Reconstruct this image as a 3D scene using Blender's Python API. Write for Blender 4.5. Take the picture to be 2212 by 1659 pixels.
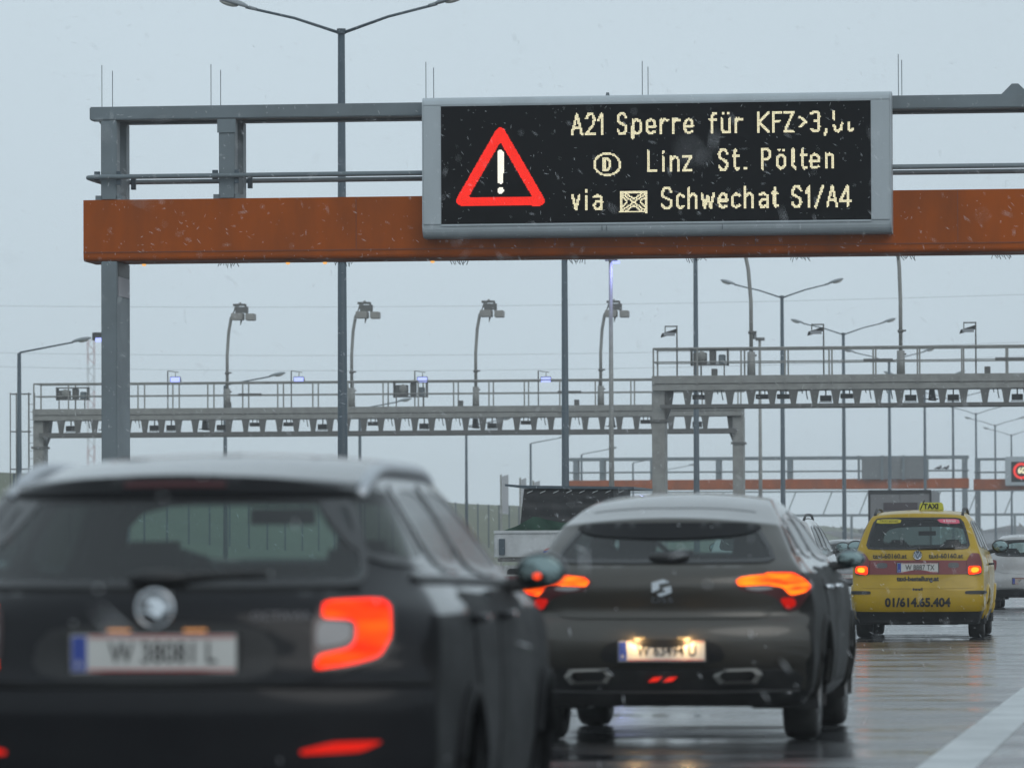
import bpy, bmesh, math, random
from mathutils import Vector, Matrix, noise as mnoise
from mathutils.bvhtree import BVHTree
from mathutils.geometry import delaunay_2d_cdt

random.seed(7)
for o in list(bpy.data.objects):
    bpy.data.objects.remove(o, do_unlink=True)
scene = bpy.context.scene
COL = scene.collection

# ------------------------------------------------------------------ camera
EYE = 1.14
F, VX, VY, ROLL = 12000.0, 2600.0, 1190.0, 0.008
_d = Vector((VX - 1106, 829.5 - VY, -F)).normalized()
_u = Vector((-ROLL, 1, 0)); _u = (_u - _d * _u.dot(_d)).normalized()
_r = _d.cross(_u)
RW = Matrix((_r, _d, _u))            # camera axes -> world axes

def at(px, py, Y):
    """world point at road distance Y seen under the photograph's direction (2212 px wide frame)"""
    v = RW @ Vector((px - 1106, 829.5 - py, -F))
    v *= Y / v.y
    v.z += EYE
    return v

cam_d = bpy.data.cameras.new('camera'); cam = bpy.data.objects.new('camera', cam_d); COL.objects.link(cam)
cam.matrix_world = Matrix.Translation((0, 0, EYE)) @ RW.to_4x4()
cam_d.sensor_width = 36; cam_d.lens = 36 * F / 2212
cam_d.clip_start = 0.5; cam_d.clip_end = 4000
cam_d.dof.use_dof = True; cam_d.dof.focus_distance = 92; cam_d.dof.aperture_fstop = 5.0
scene.camera = cam

# ------------------------------------------------------------------ sky, sun, exposure
SUN_EL, SUN_ROT = math.radians(34), math.radians(150)
world = bpy.data.worlds.new('World'); scene.world = world; world.use_nodes = True
wn = world.node_tree; wn.nodes.clear()
wo = wn.nodes.new('ShaderNodeOutputWorld')
b1 = wn.nodes.new('ShaderNodeBackground'); b2 = wn.nodes.new('ShaderNodeBackground'); ad = wn.nodes.new('ShaderNodeAddShader')
sk = wn.nodes.new('ShaderNodeTexSky'); sk.sky_type = 'NISHITA'; sk.sun_disc = False
sk.sun_elevation = SUN_EL; sk.sun_rotation = SUN_ROT; sk.dust_density = 4; sk.air_density = 1.2
hs = wn.nodes.new('ShaderNodeHueSaturation'); hs.inputs['Saturation'].default_value = 0.15
wn.links.new(sk.outputs[0], hs.inputs['Color']); wn.links.new(hs.outputs[0], b1.inputs[0])
b1.inputs[1].default_value = 0.008
b2.inputs[0].default_value = (0.80, 0.955, 1.06, 1); b2.inputs[1].default_value = 0.692   # the snow cloud deck
ctc = wn.nodes.new('ShaderNodeTexCoord'); cno = wn.nodes.new('ShaderNodeTexNoise'); cno.inputs['Scale'].default_value = 3.5; cno.inputs['Detail'].default_value = 4
cmr = wn.nodes.new('ShaderNodeMapRange'); cmr.inputs[3].default_value = 0.692 * .95; cmr.inputs[4].default_value = 0.692 * 1.05
cmr.inputs[1].default_value = .3; cmr.inputs[2].default_value = .7
wn.links.new(ctc.outputs['Generated'], cno.inputs['Vector']); wn.links.new(cno.outputs['Fac'], cmr.inputs[0]); wn.links.new(cmr.outputs[0], b2.inputs[1])
wn.links.new(b1.outputs[0], ad.inputs[0]); wn.links.new(b2.outputs[0], ad.inputs[1]); wn.links.new(ad.outputs[0], wo.inputs[0])
sd = bpy.data.lights.new('sun', 'SUN'); sd.energy = 0.5; sd.angle = math.radians(40); sd.color = (1, 0.97, 0.93)
sun = bpy.data.objects.new('sun', sd); COL.objects.link(sun)
_s = Vector((math.sin(SUN_ROT) * math.cos(SUN_EL), math.cos(SUN_ROT) * math.cos(SUN_EL), math.sin(SUN_EL)))
sun.rotation_euler = _s.to_track_quat('Z', 'Y').to_euler()
scene.view_settings.view_transform = 'Standard'; scene.view_settings.look = 'None'
scene.view_settings.exposure = 0; scene.view_settings.gamma = 1
scene.render.engine = 'CYCLES'
scene.cycles.max_bounces = 7; scene.cycles.transparent_max_bounces = 16; scene.cycles.volume_bounces = 1
scene.cycles.sample_clamp_indirect = 4

# ------------------------------------------------------------------ materials
MATS = {}
def mat(name, col, rough=0.6, metal=0.0, spec=0.5, coat=0.0, var=0.0, vscale=3.0, bump=0.0, bscale=20.0, emit=None, estr=0.0,
        dirt=None, dscale=2.0, damt=0.0, stretch=(1, 1, 1), lining=False, cior=1.5):
    if name in MATS: return MATS[name]
    m = bpy.data.materials.new(name); m.use_nodes = True; nt = m.node_tree
    p = nt.nodes['Principled BSDF']
    p.inputs['Base Color'].default_value = (*col, 1); p.inputs['Roughness'].default_value = rough
    p.inputs['Metallic'].default_value = metal; p.inputs['Specular IOR Level'].default_value = spec
    p.inputs['Coat Weight'].default_value = coat; p.inputs['Coat Roughness'].default_value = 0.05; p.inputs['Coat IOR'].default_value = cior
    tc = nt.nodes.new('ShaderNodeTexCoord'); mp = nt.nodes.new('ShaderNodeMapping'); mp.inputs['Scale'].default_value = stretch
    nt.links.new(tc.outputs['Object'], mp.inputs[0])
    src = None
    if var > 0:
        n = nt.nodes.new('ShaderNodeTexNoise'); n.inputs['Scale'].default_value = vscale; n.inputs['Detail'].default_value = 6
        n.inputs['Roughness'].default_value = 0.6
        nt.links.new(mp.outputs[0], n.inputs['Vector'])
        mx = nt.nodes.new('ShaderNodeMix'); mx.data_type = 'RGBA'
        mx.inputs['A'].default_value = (*[c * (1 - var) for c in col], 1); mx.inputs['B'].default_value = (*[min(1, c * (1 + var)) for c in col], 1)
        nt.links.new(n.outputs['Fac'], mx.inputs['Factor']); src = mx.outputs['Result']
        nt.links.new(src, p.inputs['Base Color'])
    if dirt:
        n = nt.nodes.new('ShaderNodeTexNoise'); n.inputs['Scale'].default_value = dscale; n.inputs['Detail'].default_value = 8
        n.inputs['Roughness'].default_value = 0.65
        nt.links.new(mp.outputs[0], n.inputs['Vector'])
        rp = nt.nodes.new('ShaderNodeMapRange'); rp.inputs[1].default_value = 0.42; rp.inputs[2].default_value = 0.72
        rp.inputs[3].default_value = 0; rp.inputs[4].default_value = damt
        nt.links.new(n.outputs['Fac'], rp.inputs[0])
        mx = nt.nodes.new('ShaderNodeMix'); mx.data_type = 'RGBA'
        if src: nt.links.new(src, mx.inputs['A'])
        else: mx.inputs['A'].default_value = (*col, 1)
        mx.inputs['B'].default_value = (*dirt, 1)
        nt.links.new(rp.outputs[0], mx.inputs['Factor']); nt.links.new(mx.outputs['Result'], p.inputs['Base Color'])
        ra = nt.nodes.new('ShaderNodeMath'); ra.operation = 'MULTIPLY_ADD'; ra.inputs[1].default_value = 0.35; ra.inputs[2].default_value = rough
        nt.links.new(rp.outputs[0], ra.inputs[0]); nt.links.new(ra.outputs[0], p.inputs['Roughness'])
        if coat > 0:
            cr = nt.nodes.new('ShaderNodeMath'); cr.operation = 'MULTIPLY_ADD'; cr.inputs[1].default_value = -coat; cr.inputs[2].default_value = coat
            nt.links.new(rp.outputs[0], cr.inputs[0]); nt.links.new(cr.outputs[0], p.inputs['Coat Weight'])
    if bump > 0:
        n = nt.nodes.new('ShaderNodeTexNoise'); n.inputs['Scale'].default_value = bscale; n.inputs['Detail'].default_value = 5
        nt.links.new(mp.outputs[0], n.inputs['Vector'])
        b = nt.nodes.new('ShaderNodeBump'); b.inputs['Strength'].default_value = bump; b.inputs['Distance'].default_value = 0.02
        nt.links.new(n.outputs['Fac'], b.inputs['Height']); nt.links.new(b.outputs[0], p.inputs['Normal'])
    if emit:
        p.inputs['Emission Color'].default_value = (*emit, 1); p.inputs['Emission Strength'].default_value = estr
    if lining:
        out = nt.nodes['Material Output']; g = nt.nodes.new('ShaderNodeNewGeometry'); ms = nt.nodes.new('ShaderNodeMixShader')
        d = nt.nodes.new('ShaderNodeBsdfDiffuse'); d.inputs[0].default_value = (0.05, 0.05, 0.05, 1)
        nt.links.new(g.outputs['Backfacing'], ms.inputs[0]); nt.links.new(p.outputs[0], ms.inputs[1]); nt.links.new(d.outputs[0], ms.inputs[2])
        nt.links.new(ms.outputs[0], out.inputs['Surface'])
    MATS[name] = m
    return m

def emat(name, col, s=1.0, grad=None):
    if name in MATS: return MATS[name]
    m = bpy.data.materials.new(name); m.use_nodes = True; nt = m.node_tree; nt.nodes.clear()
    o = nt.nodes.new('ShaderNodeOutputMaterial'); e = nt.nodes.new('ShaderNodeEmission')
    e.inputs[0].default_value = (*col, 1); e.inputs[1].default_value = s
    if grad:      # LED rows and clusters inside the lens
        tc = nt.nodes.new('ShaderNodeTexCoord'); mp = nt.nodes.new('ShaderNodeMapping'); mp.inputs['Scale'].default_value = grad[1]
        n = nt.nodes.new('ShaderNodeTexNoise'); n.inputs['Scale'].default_value = 1.0; n.inputs['Detail'].default_value = 2
        rp = nt.nodes.new('ShaderNodeMapRange'); rp.inputs[1].default_value = 0.35; rp.inputs[2].default_value = 0.65
        mx = nt.nodes.new('ShaderNodeMix'); mx.data_type = 'RGBA'
        mx.inputs['A'].default_value = (*col, 1); mx.inputs['B'].default_value = (*grad[0], 1)
        nt.links.new(tc.outputs['Object'], mp.inputs[0]); nt.links.new(mp.outputs[0], n.inputs['Vector'])
        nt.links.new(n.outputs['Fac'], rp.inputs[0]); nt.links.new(rp.outputs[0], mx.inputs['Factor']); nt.links.new(mx.outputs['Result'], e.inputs[0])
    nt.links.new(e.outputs[0], o.inputs[0])
    MATS[name] = m
    return m

def gmat(name, tint, rough=0.04, ior=1.5):
    if name in MATS: return MATS[name]
    m = bpy.data.materials.new(name); m.use_nodes = True; nt = m.node_tree; nt.nodes.clear()
    o = nt.nodes.new('ShaderNodeOutputMaterial'); t = nt.nodes.new('ShaderNodeBsdfTransparent'); t.inputs[0].default_value = (*tint, 1)
    g = nt.nodes.new('ShaderNodeBsdfGlossy'); g.inputs[1].default_value = rough
    n = nt.nodes.new('ShaderNodeTexNoise'); n.inputs['Scale'].default_value = 60; bp = nt.nodes.new('ShaderNodeBump'); bp.inputs['Strength'].default_value = 0.12
    bp.inputs['Distance'].default_value = 0.005
    tc = nt.nodes.new('ShaderNodeTexCoord'); nt.links.new(tc.outputs['Object'], n.inputs['Vector']); nt.links.new(n.outputs['Fac'], bp.inputs['Height'])
    nt.links.new(bp.outputs[0], g.inputs['Normal'])
    fr = nt.nodes.new('ShaderNodeFresnel'); ge = nt.nodes.new('ShaderNodeNewGeometry'); mr = nt.nodes.new('ShaderNodeMapRange')
    mr.inputs[3].default_value = ior; mr.inputs[4].default_value = 1 / ior      # a thin pane reflects alike from both sides
    nt.links.new(ge.outputs['Backfacing'], mr.inputs[0]); nt.links.new(mr.outputs[0], fr.inputs[0])
    ms = nt.nodes.new('ShaderNodeMixShader'); nt.links.new(fr.outputs[0], ms.inputs[0])
    nt.links.new(t.outputs[0], ms.inputs[1]); nt.links.new(g.outputs[0], ms.inputs[2]); nt.links.new(ms.outputs[0], o.inputs[0])
    MATS[name] = m
    return m

STEEL = mat('painted_steel', (0.17, 0.205, 0.225), 0.5, var=0.18, vscale=1.5, dirt=(0.10, 0.11, 0.11), dscale=0.9, damt=0.4)
STEEL_D = mat('dark_painted_steel', (0.060, 0.085, 0.105), 0.5, var=0.2, vscale=2)
GALV = mat('galvanised_steel', (0.30, 0.30, 0.285), 0.55, 0.2, var=0.2, vscale=2.5, dirt=(0.16, 0.16, 0.15), dscale=3, damt=0.5)
GALV_D = mat('weathered_bracket_steel', (0.13, 0.13, 0.125), 0.6, 0.1, var=0.25, vscale=4)
ORANGE = mat('orange_panel_paint', (0.38, 0.080, 0.004), 0.5, spec=.10, var=0.12, vscale=0.8, dirt=(0.17, 0.050, 0.014), dscale=1.1, damt=0.75, stretch=(1, 1, .3))
SIGNGREY = mat('light_grey_sign_paint', (0.42, 0.47, 0.50), 0.5, var=0.06, vscale=2, dirt=(0.25, 0.27, 0.28), dscale=1.3, damt=0.3, stretch=(1, 1, 0.3))
DISP = mat('matt_black_display', (0.004, 0.004, 0.005), 0.7, spec=0.05, var=0.3, vscale=8)
BLACKP = mat('black_plastic', (0.014, 0.014, 0.015), 0.45, dirt=(0.06, 0.06, 0.058), dscale=5, damt=0.5)
RUBBER = mat('tyre_rubber', (0.014, 0.014, 0.014), 0.65, dirt=(0.07, 0.07, 0.068), dscale=6, damt=0.5)
RIM = mat('dirty_alloy', (0.22, 0.22, 0.22), 0.4, 0.7, dirt=(0.05, 0.05, 0.05), dscale=8, damt=0.8)
CHROME = mat('chrome', (0.75, 0.77, 0.8), 0.15, 1.0)
LENS_OFF = mat('lamp_glass', (0.5, 0.5, 0.46), 0.25, coat=0.5)
LED_W = emat('white_leds', (1.0, 0.93, 0.62), 1.15)
LED_R = emat('red_leds', (0.95, 0.032, 0.018), 1.0)
BLUE_L = emat('blue_white_lamp', (0.38, 0.45, 1.0), 1.7)
RED_L = emat('red_tail_light', (1.0, 0.012, 0.005), 2.6, grad=((1.0, 0.060, 0.005), (4, 1, 28)))
ORG_L = emat('orange_tail_light', (1.0, 0.025, 0.006), 2.6, grad=((1.0, 0.17, 0.007), (7, 2, 40)))
YEL_L = emat('yellow_light_core', (1.0, 0.22, 0.012), 3.2)
DRED_L = emat('dim_red_light', (0.50, 0.010, 0.006), 1.0)
GLASS = gmat('tinted_glass', (0.40, 0.52, 0.51), ior=1.65)
GLASS_S = gmat('privacy_glass', (0.16, 0.18, 0.18))
GLASS_C = gmat('clear_green_glass', (0.88, 1.0, 0.97))
SEAT = mat('seat_fabric', (0.035, 0.036, 0.04), 0.85)
REDLENS = mat('dark_red_lens', (0.16, 0.008, 0.01), 0.3, coat=0.6)
SMOKE = mat('smoked_lens', (0.07, 0.07, 0.075), 0.3, coat=0.5)

# ------------------------------------------------------------------ object helpers
class MB:
    def __init__(s): s.v = []; s.f = []
    def add(s, vs, fs):
        b = len(s.v); s.v += [tuple(v) for v in vs]; s.f += [tuple(i + b for i in f) for f in fs]; return s
    def box(s, x0, x1, y0, y1, z0, z1):
        vs = [(x0, y0, z0), (x1, y0, z0), (x1, y1, z0), (x0, y1, z0), (x0, y0, z1), (x1, y0, z1), (x1, y1, z1), (x0, y1, z1)]
        return s.add(vs, [(0, 3, 2, 1), (4, 5, 6, 7), (0, 1, 5, 4), (1, 2, 6, 5), (2, 3, 7, 6), (3, 0, 4, 7)])
    def prism(s, poly, axis, a0, a1):
        n = len(poly)
        def mk(p, a):
            if axis == 'y': return (p[0], a, p[1])
            if axis == 'x': return (a, p[0], p[1])
            return (p[0], p[1], a)
        vs = [mk(p, a0) for p in poly] + [mk(p, a1) for p in poly]
        fs = [tuple(range(n)), tuple(range(2 * n - 1, n - 1, -1))] + [(i, i + n, (i + 1) % n + n, (i + 1) % n) for i in range(n)]
        return s.add(vs, fs)
    def tube(s, pts, r, n=8, cap=True):
        pts = [Vector(p) for p in pts]; rs = r if isinstance(r, (list, tuple)) else [r] * len(pts)
        b = len(s.v); vs = []
        for i, p in enumerate(pts):
            t = (pts[min(i + 1, len(pts) - 1)] - pts[max(i - 1, 0)]).normalized()
            a = Vector((0, 0, 1)) if abs(t.z) < 0.9 else Vector((1, 0, 0))
            q = t.cross(a).normalized(); w = t.cross(q)
            for k in range(n):
                an = 2 * math.pi * (k + .5) / n
                vs.append(p + (q * math.cos(an) + w * math.sin(an)) * rs[i])
        fs = []
        for i in range(len(pts) - 1):
            for k in range(n):
                fs.append((i * n + k, i * n + (k + 1) % n, (i + 1) * n + (k + 1) % n, (i + 1) * n + k))
        if cap:
            fs.append(tuple(range(n))[::-1]); fs.append(tuple(range((len(pts) - 1) * n, len(pts) * n)))
        return s.add(vs, fs)
    def lathe(s, prof, c, axis='x', n=28):
        vs = []; m = len(prof)
        for k in range(n):
            a = 2 * math.pi * k / n
            for (h, r) in prof:
                p = (h, r * math.cos(a), r * math.sin(a)) if axis == 'x' else ((r * math.cos(a), h, r * math.sin(a)) if axis == 'y' else (r * math.cos(a), r * math.sin(a), h))
                vs.append((p[0] + c[0], p[1] + c[1], p[2] + c[2]))
        fs = [(k * m + i, k * m + i + 1, ((k + 1) % n) * m + i + 1, ((k + 1) % n) * m + i) for k in range(n) for i in range(m - 1)]
        return s.add(vs, fs)
    def ball(s, c, r, nu=12, nv=8):
        r = r if isinstance(r, (tuple, list)) else (r, r, r)
        vs = []; fs = []
        for i in range(nv + 1):
            t = math.pi * i / nv
            for k in range(nu):
                a = 2 * math.pi * k / nu
                vs.append((c[0] + r[0] * math.sin(t) * math.cos(a), c[1] + r[1] * math.sin(t) * math.sin(a), c[2] + r[2] * math.cos(t)))
        for i in range(nv):
            for k in range(nu):
                fs.append((i * nu + k, (i + 1) * nu + k, (i + 1) * nu + (k + 1) % nu, i * nu + (k + 1) % nu))
        return s.add(vs, fs)
    def xf(s, M):
        s.v = [tuple(M @ Vector(v)) for v in s.v]; return s
    def build(s, name, m, parent=None, smooth=False, bevel=0.0):
        me = bpy.data.meshes.new(name); me.from_pydata(s.v, [], s.f); me.validate()
        bm = bmesh.new(); bm.from_mesh(me); bmesh.ops.remove_doubles(bm, verts=bm.verts, dist=1e-5)
        bmesh.ops.recalc_face_normals(bm, faces=bm.faces)
        if bevel: bmesh.ops.bevel(bm, geom=[e for e in bm.edges if len(e.link_faces) == 2 and e.calc_face_angle(0) > 0.5], offset=bevel, segments=2, affect='EDGES')
        bm.to_mesh(me); bm.free()
        for mm in (m if isinstance(m, list) else [m]): me.materials.append(mm)
        if smooth:
            for p in me.polygons: p.use_smooth = True
        o = bpy.data.objects.new(name, me); COL.objects.link(o)
        if parent: o.parent = parent
        return o

def tag(o, label=None, cat=None, group=None, kind=None):
    if label: o['label'] = label
    if cat: o['category'] = cat
    if group: o['group'] = group
    if kind: o['kind'] = kind
    return o
def empty(name, loc=(0, 0, 0), rz=0.0):
    o = bpy.data.objects.new(name, None); COL.objects.link(o); o.location = loc; o.rotation_euler = (0, 0, rz)
    o.empty_display_size = 0.2
    return o
def kids(o): return [c for c in bpy.data.objects if c.parent == o]
def copy_tree(root, parent=None, keep=True):
    c = root.copy(); COL.objects.link(c); c.parent = parent
    for ch in list(KIDMAP.get(root.name, kids(root))): copy_tree(ch, c)
    return c
KIDMAP = {}
def dup(root, loc, label, rz=None, group=None):
    def build(o):
        KIDMAP[o.name] = kids(o)
        for k in KIDMAP[o.name]: build(k)
    if root.name not in KIDMAP: build(root)
    c = copy_tree(root); c.location = loc; c['label'] = label
    if rz is not None: c.rotation_euler = (0, 0, rz)
    if group: c['group'] = group
    return c

def text_mesh(s, size, xs=1.0, shear=0.0, bold=0.0):
    cu = bpy.data.curves.new('t', 'FONT'); cu.body = s; cu.size = size; cu.align_x = 'CENTER'; cu.align_y = 'CENTER'
    cu.shear = shear; cu.offset = bold; cu.resolution_u = 3
    o = bpy.data.objects.new('t', cu); COL.objects.link(o)
    dg = bpy.context.evaluated_depsgraph_get(); me = bpy.data.meshes.new_from_object(o.evaluated_get(dg))
    vs = [(v.co.x * xs, v.co.y) for v in me.vertices]; fs = [tuple(p.vertices) for p in me.polygons]
    bpy.data.objects.remove(o); bpy.data.curves.remove(cu)
    return vs, fs

def flat_text(name, s, size, m, parent, loc, xs=1.0, bold=0.0):
    """text facing -Y at loc (x, y, z)"""
    vs, fs = text_mesh(s, size, xs, bold=bold)
    mb = MB(); mb.add([(loc[0] + a, loc[1], loc[2] + b) for a, b in vs], fs)
    me = bpy.data.meshes.new(name); me.from_pydata(mb.v, [], mb.f); me.materials.append(m)
    o = bpy.data.objects.new(name, me); COL.objects.link(o); o.parent = parent
    return o

def lerp_tab(tab, x):
    if x <= tab[0][0]: return tab[0][1]
    for (a, b), (c, d) in zip(tab, tab[1:]):
        if x <= c: return b + (d - b) * (x - a) / (c - a)
    return tab[-1][1]
# ------------------------------------------------------------------ ground, road
def wet_asphalt():
    m = bpy.data.materials.new('wet_asphalt'); m.use_nodes = True; nt = m.node_tree; p = nt.nodes['Principled BSDF']
    tc = nt.nodes.new('ShaderNodeTexCoord')
    def nz(scale, st, det=5, rough=0.55):
        mp = nt.nodes.new('ShaderNodeMapping'); mp.inputs['Scale'].default_value = st
        n = nt.nodes.new('ShaderNodeTexNoise'); n.inputs['Scale'].default_value = scale; n.inputs['Detail'].default_value = det; n.inputs['Roughness'].default_value = rough
        nt.links.new(tc.outputs['Object'], mp.inputs[0]); nt.links.new(mp.outputs[0], n.inputs['Vector']); return n
    grain = nz(70, (1, 1, 1), 3); patch = nz(0.75, (0.55, 1.0, 1), 6, 0.62); swell = nz(1.1, (0.5, 1.0, 1), 4)
    cr = nt.nodes.new('ShaderNodeMapRange'); cr.inputs[1].default_value = 0.36; cr.inputs[2].default_value = 0.66
    nt.links.new(patch.outputs['Fac'], cr.inputs[0])
    mx = nt.nodes.new('ShaderNodeMix'); mx.data_type = 'RGBA'; mx.inputs['A'].default_value = (0.020, 0.021, 0.024, 1); mx.inputs['B'].default_value = (0.045, 0.047, 0.050, 1)
    nt.links.new(cr.outputs[0], mx.inputs['Factor']); nt.links.new(mx.outputs['Result'], p.inputs['Base Color'])
    rr = nt.nodes.new('ShaderNodeMapRange'); rr.inputs[3].default_value = 0.05; rr.inputs[4].default_value = 0.34
    nt.links.new(cr.outputs[0], rr.inputs[0]); nt.links.new(rr.outputs[0], p.inputs['Roughness'])
    b1 = nt.nodes.new('ShaderNodeBump'); b1.inputs['Strength'].default_value = 0.25; b1.inputs['Distance'].default_value = 0.0015
    nt.links.new(grain.outputs['Fac'], b1.inputs['Height'])
    b2 = nt.nodes.new('ShaderNodeBump'); b2.inputs['Strength'].default_value = 0.6; b2.inputs['Distance'].default_value = 0.022
    nt.links.new(swell.outputs['Fac'], b2.inputs['Height']); nt.links.new(b1.outputs[0], b2.inputs['Normal'])
    nt.links.new(b2.outputs[0], p.inputs['Normal'])
    p.inputs['Specular IOR Level'].default_value = 0.55
    return m
WET = wet_asphalt()
GRASS = mat('winter_grass', (0.115, 0.128, 0.085), 0.9, var=0.45, vscale=0.12, bump=0.8, bscale=2, dirt=(0.14, 0.15, 0.09), dscale=0.05, damt=0.8, stretch=(1, 0.35, 1))
EARTH = mat('brown_verge_earth', (0.11, 0.085, 0.07), 0.9, var=0.35, vscale=0.5)
YG, YE = -12, 1150
g = MB().box(-260, 140, YG, YE, -0.6, -0.02).build('ground', EARTH); tag(g, kind='structure')
g = MB().box(-15.9, 9.0, YG, YE, -0.02, 0.0).build('road', WET); tag(g, kind='structure')
g = MB().box(-43.5, -18.9, YG, YE, -0.02, 0.0).build('opposite_road', WET); tag(g, kind='structure')
g = MB().box(-18.9, -15.9, YG, YE, -0.02, 0.06).build('median_strip', mat('median_gravel', (0.10, 0.10, 0.095), 0.9, var=0.4, vscale=2)); tag(g, kind='structure')
# embankment, a long grass slope beside the opposite carriageway
mb = MB(); ny = 120
prof = [(-43.5, -0.02), (-46, 0.7), (-48, 1.55), (-51, 2.8), (-55, 4.2), (-60, 5.30), (-66, 5.5), (-90, 5.6), (-260, 5.6)]
vs = []
for j in range(ny + 1):
    y = YG + (YE - YG) * j / ny
    for i, (x, z) in enumerate(prof):
        n = mnoise.noise(Vector((x * 0.2, y * 0.03, 0))) if i else 0
        vs.append((x + n * 0.8, y, z + n * 0.22))
k = len(prof)
fs = [(j * k + i, j * k + i + 1, (j + 1) * k + i + 1, (j + 1) * k + i) for j in range(ny) for i in range(k - 1)]
e = mb.add(vs, fs).build('embankment', GRASS, smooth=True); tag(e, kind='structure')
# painted markings, worn thermoplastic
PAINT = mat('wet_road_paint', (0.50, 0.53, 0.54), 0.38, var=0.15, vscale=1.3, dirt=(0.16, 0.17, 0.17), dscale=1.4, damt=0.55, bump=0.3, bscale=30)
mb = MB().box(-1.51, -1.20, YG, YE, 0.0, 0.006)
mb.build('lane_line', PAINT)
tag(bpy.data.objects['lane_line'], kind='structure')
mb = MB()
for x in (-5.05, -8.6, -12.15):
    y = 6 + random.random()
    while y < 420:
        mb.box(x - .075, x + .075, y, y + 6, 0.0, 0.006); y += 18
mb.box(-15.6, -15.35, YG, YE, 0.0, 0.006)
for x in (-22.5, -26, -29.5, -33): mb.box(x - .075, x + .075, 100, 500, 0.0, 0.006)
mb.build('lane_marking', PAINT); tag(bpy.data.objects['lane_marking'], kind='structure')
# concrete median barrier
bar = MB().prism([(-17.75, 0.06), (-17.55, 0.25), (-17.47, 0.85), (-17.33, 0.85), (-17.25, 0.25), (-17.05, 0.06)], 'y', 20, 700)
CONC = mat('weathered_concrete', (0.27, 0.27, 0.26), 0.8, var=0.25, vscale=1.2)
b = bar.build('concrete_barrier', CONC); tag(b, 'long grey concrete barrier along the median under the lamp posts', 'barrier')

# ------------------------------------------------------------------ main gantry with the message sign
GY = 85.0
def gantry(name, label, Y, x0, x1, zo0, zo1, zt0, zt1, zr, cols, mids, depth=1.1, cw=0.25, caps=(True, True), detail=True, om=ORANGE):
    g = empty(name, (cols[0], Y, 0)); tag(g, label, 'gantry')
    ox = cols[0]
    L = lambda m_: m_          # parts are modelled in gantry-local coordinates
    def part(mb, nm, mt, **k):
        mb.xf(Matrix.Translation((-ox, 0, 0))); return mb.build(nm, mt, g, **k)
    d = depth
    # orange beam, a box with a rounded lower front edge
    r = 0.07; prof = [(0, zo1), (0, zo0 + r + 0.02)] + [(r - r * math.cos(a), zo0 + r - r * math.sin(a)) for a in (0.2, 0.6, 1.0, 1.4)] + [(d - r, zo0)] + [(d, zo0 + r), (d, zo1)]
    part(MB().prism(prof, 'x', x0, x1), 'orange_beam', om)
    if detail:
        part(MB().box(x0, x1, -0.012, 0.0, zo0 + 0.13, zo0 + 0.145), 'panel_seam', mat('dark_seam_paint', (0.2, 0.05, 0.015), 0.6))  # panel joints drawn as thin darker orange strips
        sx = x0 + 4.3
        while sx < x1:
            part(MB().box(sx - .006, sx + .006, -.006, -.001, zo0 + .15, zo1 - .004), 'panel_seam', MATS['dark_seam_paint'])
            sx += 3.1
    for c in cols:
        part(MB().box(c, c + cw, 0.02, 0.02 + d - .04, 0, zo0 - 0.002), 'column', STEEL, bevel=0.012)
        part(MB().box(c, c + cw, 0.02, 0.30, zo1 + .002, zt0 - .002), 'column', STEEL, bevel=0.01)
        part(MB().box(c, c + cw, d - .30, d - .02, zo1 + .002, zt0 - .002), 'column', STEEL, bevel=0.01)
        part(MB().box(c - .15, c + cw + .15, -.1, d + .1, 0, 0.05), 'base_plate', STEEL)
    for c in mids:
        part(MB().box(c, c + cw, 0.02, 0.30, zo1 + .002, zt0 - .002), 'upright', STEEL, bevel=0.01)
        part(MB().box(c, c + cw, d - .30, d - .02, zo1 + .002, zt0 - .002), 'upright', STEEL, bevel=0.01)
        if detail:
            part(MB().box(c - .02, c + cw + .02, -.004, 0.016, zt0 - 0.22, zt0 - .01), 'splice_plate', STEEL)
    part(MB().box(min(cols[0], x0 + .1), x1, 0, 0.34, zt0, zt1), 'top_beam', STEEL, bevel=0.015)
    part(MB().box(min(cols[0], x0 + .1), x1, d - .34, d, zt0, zt1), 'top_beam', STEEL, bevel=0.015)
    part(MB().box(min(cols[0], x0 + .1), x1, 0.342, d - .342, zt0 + .03, zt0 + .06), 'walkway_plate', STEEL)
    rr = 0.038 if detail else 0.05
    part(MB().tube([(x0 + .06, d / 2, zr), (x0 + .07, .05, zr), (x0 + .22, -0.09, zr), (x1, -0.09, zr)], rr, 10), 'guard_rail', STEEL, smooth=True)
    part(MB().tube([(x0 + .06, d / 2 + .01, zr), (x0 + .07, d - .05, zr), (x0 + .22, d + .09, zr), (x1, d + .09, zr)], rr, 10), 'guard_rail', STEEL, smooth=True)
    if detail:
        for c in list(cols) + list(mids):
            for yy in (-.06, d + .03):
                part(MB().box(c - .09, c - .01, yy, yy + .08, zr - .05, zr + .09), 'clamp', STEEL_D)
                part(MB().box(c + cw + .01, c + cw + .08, yy, yy + .08, zr - .12, zr + .09), 'clamp', STEEL_D)
        for c in list(cols) + list(mids):
            part(MB().box(c - .09, c + cw + .09, 0.03, .3, zo1 + .002, zo1 + .07), 'foot_plate', STEEL)
    return g, part

oz0, oz1 = 5.72, 6.675
tz0, tz1 = at(600, 252, GY).z - 0.02, at(600, 226, GY).z
zr = at(600, 379, GY).z
gx0 = at(180, 440, GY).x
colx = at(218, 700, GY).x
mids = [at(472, 300, GY).x, -11.35, -7.2, -2.0, 1.5]
mg, part = gantry('sign_gantry', 'tall road gantry with orange beam carrying the lit message sign', GY, gx0, 7.2, oz0, oz1, tz0, tz1, zr, [colx, 6.4], mids)
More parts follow.
